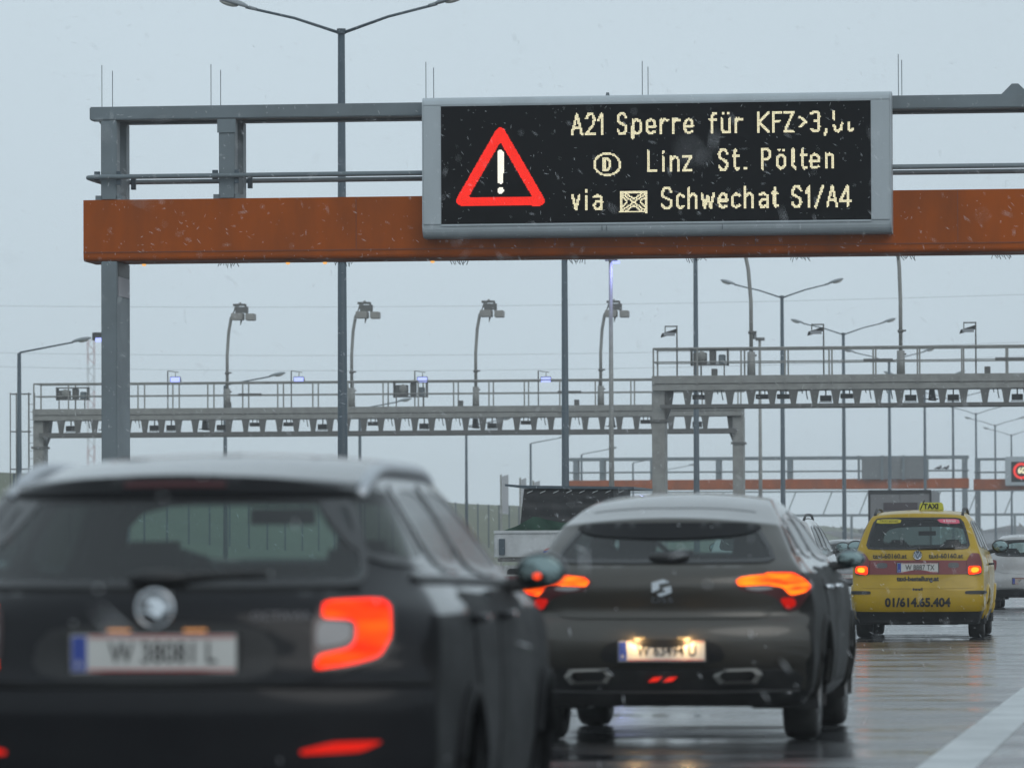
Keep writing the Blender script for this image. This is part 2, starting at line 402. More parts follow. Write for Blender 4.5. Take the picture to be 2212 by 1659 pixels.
# thin bird needles in pairs, lifting eye, spike tufts, glowing beads imitating glints
for px, top in ((217, 140), (453, 138), (918, 133), (1386, 131), (1940, 116), (2420, 108)):
    p = at(px, 225, GY); pt = at(px, top, GY).z
    part(MB().tube([(p.x, .12, tz1), (p.x, .12, pt)], 0.006, 5), 'needle', STEEL_D)
    part(MB().tube([(p.x + .01, .92, tz1), (p.x + .01, .92, pt - .02)], 0.006, 5), 'needle', STEEL_D)
lp = at(2192, 200, GY).x
part(MB().prism([(lp - .22, tz1), (lp + .22, tz1), (lp + .05, tz1 + .17), (lp - .05, tz1 + .17)], 'y', .16, .19), 'lifting_eye', STEEL)
lp = at(1302, 200, GY).x
part(MB().prism([(lp - .06, tz1), (lp + .06, tz1), (lp + .02, tz1 + .17), (lp - .02, tz1 + .17)], 'y', .7, .73), 'lifting_eye', STEEL)
for px in (470, 722, 975, 1230, 1490, 1720, 1950, 2160):
    x = at(px, 565, GY).x; mb = MB()
    for i in range(9):
        mb.tube([(x + i * .035 - .15, 1.0, oz0), (x + i * .035 - .15 + random.uniform(-.03, .05), 1.0 + random.uniform(-.03, .03), oz0 - random.uniform(.03, .075))], .006, 4)
    part(mb, 'bird_spikes', STEEL_D)
for px in (286, 600, 681, 916):  # added self-lit beads imitate warm glints on the beam's underside
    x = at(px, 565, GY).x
    part(MB().ball((x, .96, oz0 - .012), (.035, .03, .022), 8, 6), 'glint_bead', emat('amber_glint', (1.0, 0.5, 0.15), 1.1))
cz = at(265, 600, GY).z
part(MB().box(colx + .252, colx + .262, .12, 1.0, at(265, 639, GY).z, cz + .02), 'number_plate', mat('pale_plate', (.30, .29, .32), .5))
part(MB().box(colx + .252, colx + .258, .12, 1.0, cz + .03, oz0 - .01), 'number_plate', mat('dark_plate', (.035, .035, .035), .5))

# --- LED message sign
SY = GY - 0.45
pL, pR = at(912, 368, SY), at(1925, 350, SY)
sx0, sx1 = pL.x, pR.x
st, sb = at(1418, 204, SY).z, at(1418, 514, SY).z
sign = empty('message_sign', ((sx0 + sx1) / 2, SY, sb)); tag(sign, 'large grey framed LED message sign with red warning triangle and three text lines', 'sign')
cx, sw, sh = (sx0 + sx1) / 2, (sx1 - sx0) / 2, st - sb
bl, br_ = at(953, 400, SY).x - cx, at(1882, 400, SY).x - cx
bt, bb = at(1418, 224, SY).z - sb, at(1418, 480, SY).z - sb
# rounded housing profile in (y, z)
R = 0.17; D = 0.50
def rp(zc, yc, r, a0, a1, n=6): return [(yc + r * math.cos(math.radians(a0 + (a1 - a0) * i / n)), zc + r * math.sin(math.radians(a0 + (a1 - a0) * i / n))) for i in range(n + 1)]
hp = rp(R + 0.04, R, R, 180, 270) + [(D - .05, .04), (D - .02, .08), (D - .02, sh - .08), (D - .05, sh)] + rp(sh - .12, .12, .12, 90, 180)
MB().prism(hp, 'x', -sw + .02, sw - .02).build('housing', SIGNGREY, sign, smooth=False)
MB().prism([(a + (0.0 if a > .03 else -.012), z) for a, z in hp], 'x', -sw, -sw + .018).build('end_cap', SIGNGREY, sign)
MB().prism([(a + (0.0 if a > .03 else -.012), z) for a, z in hp], 'x', sw - .018, sw).build('end_cap', SIGNGREY, sign)
# face frame strips, mitre seams
for (a0, a1, b0, b1) in ((-sw + .02, bl, .21, sh - .12), (br_, sw - .02, .21, sh - .12)):
    MB().box(a0, a1, -.022, -.001, b0 + .03, b1 - .01).build('face_frame', SIGNGREY, sign, bevel=0.006)
MB().box(-sw + .02, sw - .02, -.022, -.001, sh - .125, sh - .11).build('face_frame', SIGNGREY, sign)
MB().box(bl, br_, -.022, -.001, bt, sh - .128).build('face_frame', SIGNGREY, sign)
MB().box(bl, br_, -.022, -.001, .215, bb).build('face_frame', SIGNGREY, sign)
disp = MB().box(bl + .002, br_ - .002, -.012, -.003, bb + .002, bt - .002).build('display', DISP, sign)
for px in (1300, 1310, 1560):
    x = at(px, 500, SY).x - cx; MB().box(x, x + .006, -.004, .02, .12, .2).build('housing_seam', STEEL_D, sign)
for px in (955, 1890):
    x = at(px, 500, SY).x; MB().box(x - .1 - cx, x + .1 - cx, D - .02, D + .12, .4, sh - .4).build('mounting_bracket', STEEL, sign)

# text given in photo-zoom coordinates -> sign plane (metres)
z3 = lambda zx, zy: (869 + zx * .5051, 155.2 + zy * .5051)
def pl(zx, zy):
    p = at(*z3(zx, zy), SY); return (p.x - cx, p.z - sb)
G = {  # stroke glyphs, x 0..1, y 0 (baseline) .. 1 (cap height)
 'A': [[(0, 0), (.5, 1), (1, 0)], [(.2, .32), (.8, .32)]],
 '2': [[(0, .8), (.25, 1), (.75, 1), (1, .78), (.9, .5), (0, 0), (1, 0)]],
 '1': [[(0, .7), (.8, 1), (.8, 0)]],
 'S': [[(1, .82), (.75, 1), (.25, 1), (0, .8), (.1, .6), (.9, .4), (1, .2), (.75, 0), (.25, 0), (0, .18)]],
 'p': [[(0, -.25), (0, .68)], [(0, .55), (.4, .7), (.85, .65), (1, .35), (.85, .05), (.4, 0), (0, .12)]],
 'e': [[(0, .35), (1, .35), (.9, .62), (.5, .7), (.1, .6), (0, .35), (.1, .08), (.5, 0), (.95, .08)]],
 'r': [[(0, 0), (0, .7)], [(0, .5), (.4, .7), (1, .66)]],
 'f': [[(1, .98), (.6, 1), (.4, .85), (.4, 0)], [(0, .68), (.95, .68)]],
 'ü': [[(0, .7), (0, .15), (.3, 0), (.7, 0), (1, .15)], [(1, .7), (1, 0)], [(.2, .95), (.25, .95)], [(.75, .95), (.8, .95)]],
 'K': [[(0, 0), (0, 1)], [(1, 1), (.1, .5), (1, 0)]],
 'F': [[(0, 0), (0, 1), (1, 1)], [(0, .55), (.8, .55)]],
 'Z': [[(0, 1), (1, 1), (0, 0), (1, 0)]],
 '>': [[(0, .75), (1, .5), (0, .25)]],
 '3': [[(0, .9), (.3, 1), (.8, 1), (1, .75), (.8, .55), (.4, .53)], [(.8, .55), (1, .25), (.8, 0), (.3, 0), (0, .12)]],
 ',': [[(.7, .12), (.2, -.15)]],
 'b5': [[(0, 1), (0, .62)], [(0, .3), (.15, .08), (.5, 0), (.85, .1), (1, .4)]],
 'bt': [[(.1, .42), (.1, .12), (.45, 0), (1, .1)], [(.05, .3), (.1, .1)]],
 'L': [[(0, 1), (0, 0), (1, 0)]],
 'i': [[(.5, 0), (.5, .68)], [(.5, .93), (.5, .97)]],
 'n': [[(0, 0), (0, .7)], [(0, .55), (.45, .7), (.85, .65), (1, .45), (1, 0)]],
 'z': [[(0, .68), (1, .68), (0, 0), (1, 0)]],
 't': [[(.4, .98), (.4, .12), (.65, 0), (1, .05)], [(0, .68), (.95, .68)]],
 '.': [[(.3, .05), (.7, .05)]],
 'P': [[(0, 0), (0, 1), (.7, 1), (1, .85), (1, .62), (.7, .5), (0, .5)]],
 'ö': [[(.5, 0), (.1, .1), (0, .35), (.1, .6), (.5, .7), (.9, .6), (1, .35), (.9, .1), (.5, 0)], [(.2, .95), (.25, .95)], [(.75, .95), (.8, .95)]],
 'l': [[(0, 1), (.3, 1), (.4, .1), (1, 0)]],
 'v': [[(0, .7), (.5, 0), (1, .7)]],
 'a': [[(.05, .62), (.5, .7), (.95, .58), (1, 0)], [(1, .38), (.3, .38), (0, .2), (.25, 0), (.7, .03), (1, .15)]],
 'c': [[(1, .6), (.5, .7), (.1, .58), (0, .35), (.1, .1), (.5, 0), (1, .1)]],
 'h': [[(0, 0), (0, 1)], [(0, .52), (.45, .7), (.85, .65), (1, .45), (1, 0)]],
 'w': [[(0, .7), (.25, 0), (.5, .6), (.75, 0), (1, .7)]],
 '/': [[(0, -.05), (1, 1)]],
 '4': [[(1, .25), (0, .25), (.7, 1), (.7, 0)]],
 'D': [[(0, 0), (0, 1), (.6, 1), (1, .75), (1, .25), (.6, 0), (0, 0)]],
}
G['l'] = [[(.2, 1), (.2, .12), (.8, 0)]]
PIT = 0.0192
def segd(p, a, b):
    ax, ay = a; bx, by = b; dx, dy = bx - ax, by - ay; L2 = dx * dx + dy * dy
    t = 0 if L2 == 0 else max(0, min(1, ((p[0] - ax) * dx + (p[1] - ay) * dy) / L2))
    return math.hypot(p[0] - ax - t * dx, p[1] - ay - t * dy)
def led(name, strokes, m, hw=0.020, y=-0.0165):
    xs = [q[0] for s in strokes for q in s]; zs = [q[1] for s in strokes for q in s]
    mb = MB(); h = PIT * .41
    for i in range(int((min(xs) - hw) // PIT) - 1, int((max(xs) + hw) // PIT) + 2):
        for j in range(int((min(zs) - hw) // PIT) - 1, int((max(zs) + hw) // PIT) + 2):
            c = (i * PIT, j * PIT)
            if any(segd(c, s[k], s[k + 1]) < hw for s in strokes for k in range(len(s) - 1)):
                sl = random.uniform(-.002, .002)
                mb.add([(c[0] - h, y, c[1] - h), (c[0] + h, y, c[1] - h + sl), (c[0] + h, y, c[1] + h + sl), (c[0] - h, y, c[1] + h)], [(0, 1, 2, 3)])
    return mb.build(name, m, disp)
def glyph(ch, x0, x1, yb, cap=85, m=None):
    st = [[pl(x0 + (x1 - x0) * a, yb - cap * b) for a, b in s] for s in G[ch]]
    return led('letter', st, m or LED_W)
rows = [
 ([('A', 726, 768), ('2', 788, 822), ('1', 838, 858), ('S', 922, 958), ('p', 986, 1022), ('e', 1046, 1082), ('r', 1108, 1136), ('r', 1160, 1188), ('e', 1208, 1242), ('f', 1315, 1342), ('ü', 1366, 1402), ('r', 1428, 1453), ('K', 1521, 1567), ('F', 1587, 1619), ('Z', 1635, 1672), ('>', 1700, 1727), ('3', 1749, 1784), (',', 1806, 1818), ('b5', 1847, 1881), ('bt', 1908, 1926)], 268, 256, 740, 1800),
 ([('L', 1052, 1086), ('i', 1110, 1122), ('n', 1150, 1182), ('z', 1203, 1235), ('S', 1355, 1390), ('t', 1414, 1440), ('.', 1463, 1477), ('P', 1542, 1573), ('ö', 1604, 1637), ('l', 1668, 1685), ('t', 1704, 1728), ('e', 1746, 1782), ('n', 1812, 1842)], 425, 411, 1065, 1830),
 ([('v', 729, 757), ('i', 781, 793), ('a', 820, 854), ('S', 1111, 1152), ('c', 1175, 1203), ('h', 1226, 1259), ('w', 1281, 1332), ('e', 1354, 1389), ('c', 1412, 1442), ('h', 1466, 1499), ('a', 1529, 1562), ('t', 1584, 1604), ('S', 1669, 1705), ('1', 1727, 1745), ('/', 1768, 1798), ('A', 1818, 1859), ('4', 1873, 1918)], 590, 574, 740, 1870)]
for gl, y0, y1, xa, xb in rows:
    for ch, a, b in gl:
        glyph(ch, a, b, y0 + (y1 - y0) * ((a + b) / 2 - xa) / (xb - xa), 84)
ell = [pl(877 + 55 * math.cos(t * math.pi / 12), 397 + 46 * math.sin(t * math.pi / 12)) for t in range(25)]
led('country_oval', [ell], LED_W, .017)
glyph('D', 864, 886, 423, 52)
P3 = lambda pts: [pl(a, b) for a, b in pts]
led('junction_symbol', [P3([(935, 520), (1045, 598)]), P3([(1045, 520), (935, 598)]), P3([(935, 530), (962, 557), (935, 585)]), P3([(1045, 530), (1018, 557), (1045, 585)]),
    P3([(932, 516), (1047, 516)]), P3([(932, 600), (1047, 600)]), P3([(937, 516), (937, 600)]), P3([(1043, 516), (1043, 600)]), P3([(952, 518), (990, 545), (1030, 518)]), P3([(952, 600), (990, 572), (1030, 600)])], LED_W, .0135)
# red warning triangle with rounded corners
tri = [(420, 262), (253, 552), (588, 552)]
def rtri(pts, r, n=5):
    out = []
    c0 = (sum(p[0] for p in pts) / 3, sum(p[1] for p in pts) / 3)
    for i, p in enumerate(pts):
        a, b = pts[i - 1], pts[(i + 1) % 3]
        da = math.atan2(p[1] - a[1], p[0] - a[0]); db = math.atan2(b[1] - p[1], b[0] - p[0])
        sgn = 1 if ((p[0] - a[0]) * (b[1] - p[1]) - (p[1] - a[1]) * (b[0] - p[0])) > 0 else -1
        s0 = da - sgn * math.pi / 2; s1 = db - sgn * math.pi / 2
        while (s1 - s0) * sgn < 0: s1 += sgn * 2 * math.pi
        out += [(p[0] + r * math.cos(s0 + (s1 - s0) * k / n), p[1] + r * math.sin(s0 + (s1 - s0) * k / n)) for k in range(n + 1)]
    return out
outer = [pl(*q) for q in rtri(tri, 22)]
ci = [(420, 312), (293, 532), (548, 532)]
inner = [pl(*q) for q in rtri(ci, 5)]
def inpoly(x, y, P):
    c = False; j = len(P) - 1
    for i in range(len(P)):
        if (P[i][1] > y) != (P[j][1] > y) and x < (P[j][0] - P[i][0]) * (y - P[i][1]) / (P[j][1] - P[i][1]) + P[i][0]: c = not c
        j = i
    return c
def led_area(name, test, B, m, pit=.0165, fill=.44):
    mb = MB(); h = pit * fill; y = -.0165
    for i in range(int(B[0] / pit), int(B[1] / pit) + 1):
        for j in range(int(B[2] / pit), int(B[3] / pit) + 1):
            x, z = i * pit, j * pit
            if test(x, z): mb.add([(x - h, y, z - h), (x + h, y, z - h), (x + h, y, z + h), (x - h, y, z + h)], [(0, 1, 2, 3)])
    return mb.build(name, m, disp)
bx = [min(p[0] for p in outer), max(p[0] for p in outer), min(p[1] for p in outer), max(p[1] for p in outer)]
led_area('warning_triangle', lambda x, z: inpoly(x, z, outer) and not inpoly(x, z, inner), bx, emat('red_led_field', (1.0, .03, .018), 1.25))
ex = [pl(*q) for q in [(408, 345), (412, 338), (420, 335), (430, 338), (435, 345), (433, 470), (430, 478), (421, 481), (412, 478), (409, 470)]]
ex2 = [pl(421 + 14 * math.cos(k * .5236), 508 + 15 * math.sin(k * .5236)) for k in range(12)]
led_area('exclamation_mark', lambda x, z: inpoly(x, z, ex) or inpoly(x, z, ex2), bx, emat('white_led_area', (1, .97, .84), 1.3), fill=.46)

# ------------------------------------------------------------------ far twin gantries (C: seen from behind over the opposite road, D: over ours)
FY = 400.0
fz = lambda y, x=1700: at(x, y, FY).z
gC, partC = gantry('sign_gantry', 'far hazy orange gantry over the opposite carriageway with grey sign backs', FY, at(1215, 1040, FY).x, at(2092, 1040, FY).x, fz(1057), fz(1035), fz(993), fz(986), fz(1018),
                   [at(1238, 1040, FY).x, at(2078, 1040, FY).x], [at(p, 1000, FY).x for p in (1295, 1404, 1546, 1700)], 1.2, .36, detail=False)
for a, b in ((1862, 1905), (1908, 1951), (1954, 1998)):
    partC(MB().box(at(a, 1010, FY).x, at(b, 1010, FY).x, -.35, -.05, fz(1036), fz(989)), 'sign_back', mat('sign_back_grey', (.17, .18, .185), .6, var=.2))
for a in (1855, 1905, 1951, 2003):
    partC(MB().box(at(a, 1010, FY).x - .05, at(a, 1010, FY).x + .12, -.5, -.36, fz(1038), fz(985)), 'sign_post', STEEL)
gD, partD = gantry('sign_gantry', 'far hazy orange gantry over our road behind the yellow taxi', FY + 4, at(2103, 1040, FY + 4).x, 7, fz(1057, 2150), fz(1033, 2150), fz(992, 2150), fz(987, 2150), fz(1018, 2150),
                   [at(2106, 1040, FY + 4).x, 6.2], [at(2500, 1000, FY + 4).x], 1.2, .36, detail=False)
y_ = FY + 3.2
a0, a1, b0, b1 = at(2171, 1010, y_).x, at(2243, 1010, y_).x, at(2190, 1049, y_).z, at(2190, 986, y_).z
sg = empty('speed_sign', ((a0 + a1) / 2, y_, b0)); tag(sg, 'small grey LED sign showing 60 in a red ring on the far gantry', 'sign')
w2 = (a1 - a0) / 2; h2 = b1 - b0
MB().box(-w2, w2, 0, .5, 0, h2).build('housing', SIGNGREY, sg, bevel=.04)
q0, q1 = at(2184.5, 1041, y_), at(2229, 997, y_); xo = (a0 + a1) / 2
dd = MB().box(q0.x - xo, q1.x - xo, -.02, -.004, q0.z - b0, q1.z - b0).build('display', DISP, sg)
cc = at(2206.5, 1017, y_); c_ = (cc.x - xo, cc.z - b0)
ring = [(c_[0] + r * math.cos(k * math.pi / 16), -.03, c_[1] + r * math.sin(k * math.pi / 16)) for r in (.60, .41) for k in range(32)]
MB().add(ring, [(i, (i + 1) % 32, (i + 1) % 32 + 32, i + 32) for i in range(32)]).build('red_ring', LED_R, dd)
flat_text('speed_number', '60', .62, LED_W, dd, (c_[0], -.032, c_[1] + .01), .85, bold=.02)
# two birds on the rail of gantry C
for px, lb in ((1879, 'left small dark bird sitting on the far gantry rail'), (1902, 'right small dark bird sitting on the far gantry rail')):
    px = px + 403 - 10 if False else px
for i, px in enumerate((2028, 2044)):
    p = at(px, 1014, FY)
    b = MB().ball((0, 0, .12), (.20, .09, .10), 8, 6).ball((.15, 0, .24), (.08, .06, .07), 8, 6).tube([(-.15, 0, .1), (-.36, 0, .04)], [.06, .02], 5).tube([(0, 0, .03), (0, 0, -.02)], .02, 4).build('bird', mat('bird_feathers', (.05, .05, .055), .8), smooth=True)
    b.location = (p.x, FY - .09, fz(1018) + .06); tag(b, ('left' if i == 0 else 'right') + ' of two dark birds perched on the far gantry rail', 'bird', 'birds on the far gantry rail')

# ------------------------------------------------------------------ toll gantries
def toll(name, label, Y, x0, x1, zs, seed, eq, heads, masts, cab, boxcam, lit):
    rnd = random.Random(seed)
    zl0, zl1, zg0, zg1, zm, zt = zs; ox = x0; d = 1.4
    g = empty(name, (x0, Y, 0)); tag(g, label, 'gantry')
    def part(mb, nm, mt, **k): mb.xf(Matrix.Translation((-ox, 0, 0))); return mb.build(nm, mt, g, **k)
    # box girder: fascia in two steps with a groove
    zgm = zg0 + (zg1 - zg0) * .42
    part(MB().box(x0, x1, 0, d, zgm + .02, zg1), 'girder', GALV, bevel=.01)
    part(MB().box(x0, x1, .03, d - .03, zg0, zgm), 'girder', GALV, bevel=.01)
    part(MB().box(x0, x1, .06, d - .06, zgm + .001, zgm + .019), 'girder_groove', GALV_D)
    part(MB().box(x0 + .25, x1 - .2, 0.02, .12, zl0, zl1), 'lower_chord', GALV_D)
    part(MB().box(x0 + .25, x1 - .2, d - .12, d - .02, zl0, zl1), 'lower_chord', GALV_D)
    cols = [x0] + ([x1 - .34] if x1 < 7 else [x1 - .34])
    for c in cols:
        part(MB().box(c - .03, c + .37, .25, 1.15, 0, zg0 - .002), 'column', GALV, bevel=.02)
        part(MB().box(c - .09, c + .43, .19, 1.21, zl0 - .42, zl0 - .34), 'column_collar', GALV_D)
        s = 1 if c == x0 else -1; xa = c + (.372 if s > 0 else -.032)
        part(MB().prism([(xa, zg0 - .01), (xa + s * .22, zg0 - .01), (xa + s * .17, zl1 + .05), (xa + s * .12, zl0 - .05), (xa, zl0 - .35)], 'y', .4, 1.0), 'haunch', GALV_D)
    # brackets
    n = int((x1 - x0 - 1.4) / .655); tpl = None
    for i in range(n):
        c = x0 + 1.1 + i * .655
        if tpl is None:
            tpl = MB().prism([(-.155, zg0 - .002), (.155, zg0 - .002), (.125, zg0 - .12), (.075, zl1 + .002), (-.075, zl1 + .002), (-.125, zg0 - .12)], 'y', .05, .20).build('bracket', GALV_D, g); o = tpl
        else:
            o = tpl.copy(); COL.objects.link(o); o.parent = g
        o.location = (c - ox, 0, 0)
    # hanging cables and sensors between the brackets
    tmpl = {}
    for i in range(n - 1):
        c = x0 + 1.1 + (i + .5) * .655 - ox; q = rnd.random()
        if q < .24: kind = 'a'
        elif q < .40: kind = 'b'
        elif q < .54: kind = 'c'
        elif q < .8: kind = 'd'
        else: continue
        if kind not in tmpl:
            mb = MB(); hh = zg0 - zl1
            if kind == 'a': mb.box(-.17, .17, .25, .6, zl1 + .07, zl1 + .07 + hh * .42).box(-.2, .2, .3, .34, zl1 + .03, zl1 + .05).box(-.02, .02, .4, .44, zl1 + hh * .5, zg0)
            if kind == 'b': mb.prism([(-.11, zl1 + .08), (.13, zl1 + .06), (.07, zg0 - .03), (-.08, zg0 - .03)], 'y', .3, .7).box(-.22, .2, .3, .34, zl1 + .1, zl1 + .13)
            if kind == 'c': mb.box(-.19, .19, .2, .6, zg0 - .27, zg0 - .13).box(-.1, -.07, .3, .34, zg0 - .13, zg0).box(.07, .1, .3, .34, zg0 - .13, zg0)
            if kind == 'd': mb.tube([(.05, .3, zg0), (.07, .3, zg0 - .15), (.10, .3, zg0 - .3)], .018, 5).tube([(-.08, .3, zg0), (-.06, .3, zg0 - .12)], .015, 5)
            o = tmpl[kind] = mb.build('sensor' if kind != 'd' else 'hanging_cable', BLACKP if kind != 'd' else STEEL_D, g)
        else:
            o = tmpl[kind].copy(); COL.objects.link(o); o.parent = g
        o.location = (c, 0, 0)
    # handrails front and back
    rt = .028
    for yy in (0.03, d - .03):
        part(MB().tube([(x0 + .05, yy, zt), (x1, yy, zt)], rt + .004, 6), 'top_rail', GALV)
        part(MB().tube([(x0 + .05, yy, zm), (x1, yy, zm)], rt * .65, 6), 'mid_rail', GALV)
        k = 0; x = x0 + .05; tp = None
        while x < x1:
            if tp is None:
                tp = {}
            if yy not in tp:
                o = MB().box(-.025, .025, -.02, .02, zg1, zt).build('rail_post', GALV, g); tp[yy] = o
            else:
                o = tp[yy].copy(); COL.objects.link(o); o.parent = g
            o.location = (x - ox, yy, 0)
            if yy < .1:
                part(MB().box(x - .04, x + .04, -.02, -.002, zgm, zg1 - .1), 'post_foot', GALV)
            x += 1.36
    part(MB().box(x0 + .03, x0 + .07, .05, d - .05, zt - .02, zt + .02), 'end_rail', GALV)
    part(MB().box(x0 + .03, x0 + .07, .05, d - .05, zm - .02, zm + .02), 'end_rail', GALV)
    # display boxes / equipment on the walkway
    for (px, py, w, h) in eq:
        p = at(px, py, Y); e = MB()
        e.box(p.x, p.x + w, .5, .54, p.z - h, p.z - h + .05).box(p.x, p.x + .04, .5, .9, p.z - h, p.z).box(p.x + w - .04, p.x + w, .5, .9, p.z - h, p.z)
        e.box(p.x, p.x + w, .5, .9, p.z - .04, p.z)
        part(e, 'equipment_frame', GALV_D)
        part(MB().box(p.x + .08, p.x + w * .42, .55, .85, p.z - h + .05, p.z - .12).box(p.x + w * .50, p.x + w * .66, .55, .95, p.z - h + .05, p.z - .05), 'equipment_box', GALV_D, bevel=.02)
        part(MB().box(p.x + w * .74, p.x + w * .92, .6, .8, p.z - h + .05, p.z - h * .35), 'equipment_box', STEEL, bevel=.02)
        part(MB().ball((p.x + w * .30, .5, p.z - h * .45), (w * .13, .06, h * .3), 10, 6), 'camera_dome', GALV, smooth=True)
        part(MB().box(p.x + .1, p.x + .14, .5, .54, zg1, p.z - h), 'stand_leg', GALV_D); part(MB().box(p.x + w - .14, p.x + w - .1, .5, .54, zg1, p.z - h), 'stand_leg', GALV_D)
    # boxes at post feet
    for px in cab:
        p = at(px, 800, Y); part(MB().box(p.x - .09, p.x + .09, .3, .5, zg1 + .001, zg1 + .22), 'junction_box', GALV_D, bevel=.01)
    # flat spot strips on mid rail
    for px in boxcam:
        p = at(px, 800, Y); part(MB().box(p.x - .45, p.x + .45, -.04, .0, zm - .04, zm + .05), 'rail_panel', GALV_D)
    return g

AY, BY = 210.0, 171.0
za = lambda y, x=1000: at(x, y, AY).z
zb = lambda y, x=1800: at(x, y, BY).z
ax0, ax1 = at(70, 900, AY).x, at(1602, 900, AY).x
bx0 = at(1408, 840, BY).x
tA = toll('toll_gantry', 'long grey toll gantry with handrail over the opposite carriageway', AY, ax0, ax1,
          (za(939), za(929), za(902), za(877), za(849), za(822)), 3, [(115, 836, 1.25, .50), (845, 824, 1.30, .60)], None, None, (490, 992, 1243), (540, 1230, 1710), None)
tB = toll('toll_gantry', 'nearer grey toll gantry with handrail over our carriageway, right half of photo', BY, bx0, 8.2,
          (zb(879), zb(871), zb(841), zb(809), zb(779), zb(750)), 11, [(1488, 752, 1.17, .53)], None, None, (1541, 2132), (1897, 2182), None)
# ladder cage at the left end of the long toll gantry
lc = empty('ladder_cage', (at(45, 900, AY + .6).x, AY + .6, 0)); tag(lc, 'caged access ladder at the left end of the long toll gantry', 'ladder')
for dx in (-.36, -.22, .28, .36):
    MB().tube([(dx, .2 if abs(dx) < .3 else -.25, 1.4), (dx, .2 if abs(dx) < .3 else -.25, za(840))], .022, 6).build('rail', GALV_D, lc)
for i in range(5):
    z = za(840) - .05 - i * 1.45; MB().tube([(-.36, -.25, z), (-.36, .2, z), (.36, .2, z), (.36, -.25, z), (-.36, -.25, z)], .022, 5).build('hoop', GALV_D, lc)
for i in range(19):
    z = 1.6 + i * .3; MB().tube([(.28, .2, z), (.5, .2, z)], .012, 4).build('rung', GALV_D, lc)
MB().tube([(.5, .2, 0), (.5, .2, za(840))], .022, 6).build('rail', GALV_D, lc); MB().tube([(.28, .2, 0), (.28, .2, 1.4)], .022, 6).build('rail', GALV_D, lc)

# curved flood-light masts standing on the toll gantries
def flood_mast(loc, label, h, bend, heads=True):
    g = empty('floodlight_mast', loc); tag(g, label, 'lamp', 'curved masts on the toll gantries')
    pts = [(0, 0, 0), (0, 0, .75)]; rs = [.13, .12]
    MB().tube(pts, rs, 10).build('mast_foot', GALV, g, smooth=True)
    pts = [(0, 0, .75), (0, 0, h * .5), (.06 * bend, 0, h * .72), (.16 * bend, 0, h * .86), (.34 * bend, 0, h * .96), (.55 * bend, 0, h)]
    MB().tube(pts, [.062, .062, .062, .06, .055, .05], 8).build('mast', GALV, g, smooth=True)
    for z in (.62, 1.35): MB().lathe([(-.05, .08), (0, .10), (.05, .08)], (0, 0, z), 'z', 8).tube([(-.02, 0, z), (.17, 0, z + .02)], .03, 5).build('clamp', GALV_D, g)
    if heads:
        hx = .62 * bend
        MB().box(hx - .42, hx + .02, -.3, .3, h - .66, h - .40).build('floodlight_head', mat('floodlight_casing', (.30, .29, .27), .6, var=.2), g, bevel=.02)
        MB().box(hx + .14, hx + .47, -.3, .3, h - .68, h - .42).build('floodlight_head', MATS['floodlight_casing'], g, bevel=.02)
        MB().box(hx - .28, hx + .20, -.1, .1, h - .39, h - .15).box(hx - .38, hx + .1, -.05, .05, h - .12, h - .03).tube([(hx + .1, 0, h - .05), (hx + .15, 0, h - .45)], .04, 6).build('yoke', GALV_D, g)
        MB().tube([(hx - .06, 0, h - .66), (hx - .1, 0, h - .86)], [.04, .01], 6).build('aiming_rod', GALV_D, g)
    return g
w = ['leftmost curved floodlight mast on the long toll gantry', 'second curved floodlight mast, right of the thick lamp post', 'third curved floodlight mast on the long toll gantry', 'fourth curved floodlight mast, behind the pale pole with blue light']
for i, (px, tp) in enumerate(((491, 655), (760, 651), (1028, 648), (1298, 648))):
    p = at(px, 880, AY + .8); flood_mast((p.x, AY + .8, za(877)), w[i], at(px, tp, AY + .8).z - za(877), 1.0)
for i, (px, bend) in enumerate(((1623, -1.3), (1946, -.5))):
    p = at(px, 800, BY + .8); flood_mast((p.x, BY + .8, zb(809)), ('curved mast on the nearer gantry left of the double lamp', 'straight curved-top mast on the nearer gantry at right')[i], 4.6, bend)
# small lamps on thin posts
def small_lamp(loc, label, h, lit, side=1):
    g = empty('gantry_lamp', loc); tag(g, label, 'lamp', 'small lamps on the toll gantries')
    MB().tube([(0, 0, 0), (0, 0, h)], .025, 6).build('post', GALV_D, g)
    if lit:
        MB().tube([(0, 0, h), (.42, 0, h - .06)], .015, 5).tube([(.3, 0, h - .07), (.3, 0, h - .22)], .015, 5).build('arm', GALV_D, g)
        MB().prism([(.10, h - .22), (.48, h - .22), (.52, h - .42), (.08, h - .42)], 'y', -.05, .12).build('lamp_head', STEEL_D, g)
        MB().box(.12, .48, -.085, -.052, h - .43, h - .25).build('lamp_glass', BLUE_L, g)
    else:
        MB().prism([(-.50, h + .02), (-.02, h + .16), (-.02, h + .28), (-.46, h + .14)], 'y', -.1, .15).build('lamp_head', BLACKP, g)
        MB().box(-.36, .02, -.02, .02, h + .34, h + .38).box(-.38, -.35, -.02, .02, h + .1, h + .38).box(-.02, .02, -.02, .02, h, h + .38).build('bracket', GALV_D, g)
        MB().box(-.4, -.05, -.13, -.102, h + .06, h + .16).build('lamp_glass', mat('grey_lens', (.3, .31, .33), .3), g)
    return g
w = ['small blue-white lamp lit on thin post, leftmost on the long gantry', 'small blue-white lamp lit on thin post, left of the thick lamp post', 'small blue-white lamp lit on thin post above the equipment frame', 'small blue-white lamp lit on thin post, rightmost on the long gantry']
for i, px in enumerate((361, 628, 895, 1162)):
    p = at(px, 870, AY - .05); small_lamp((p.x, AY + .1, za(877)), w[i], at(px, 801, AY).z - za(877), True)
w = ['unlit small lamp on thin post at the nearer gantry corner', 'unlit small lamp on thin post left of the far double lamp', 'unlit small lamp on thin post at the right end of the nearer gantry']
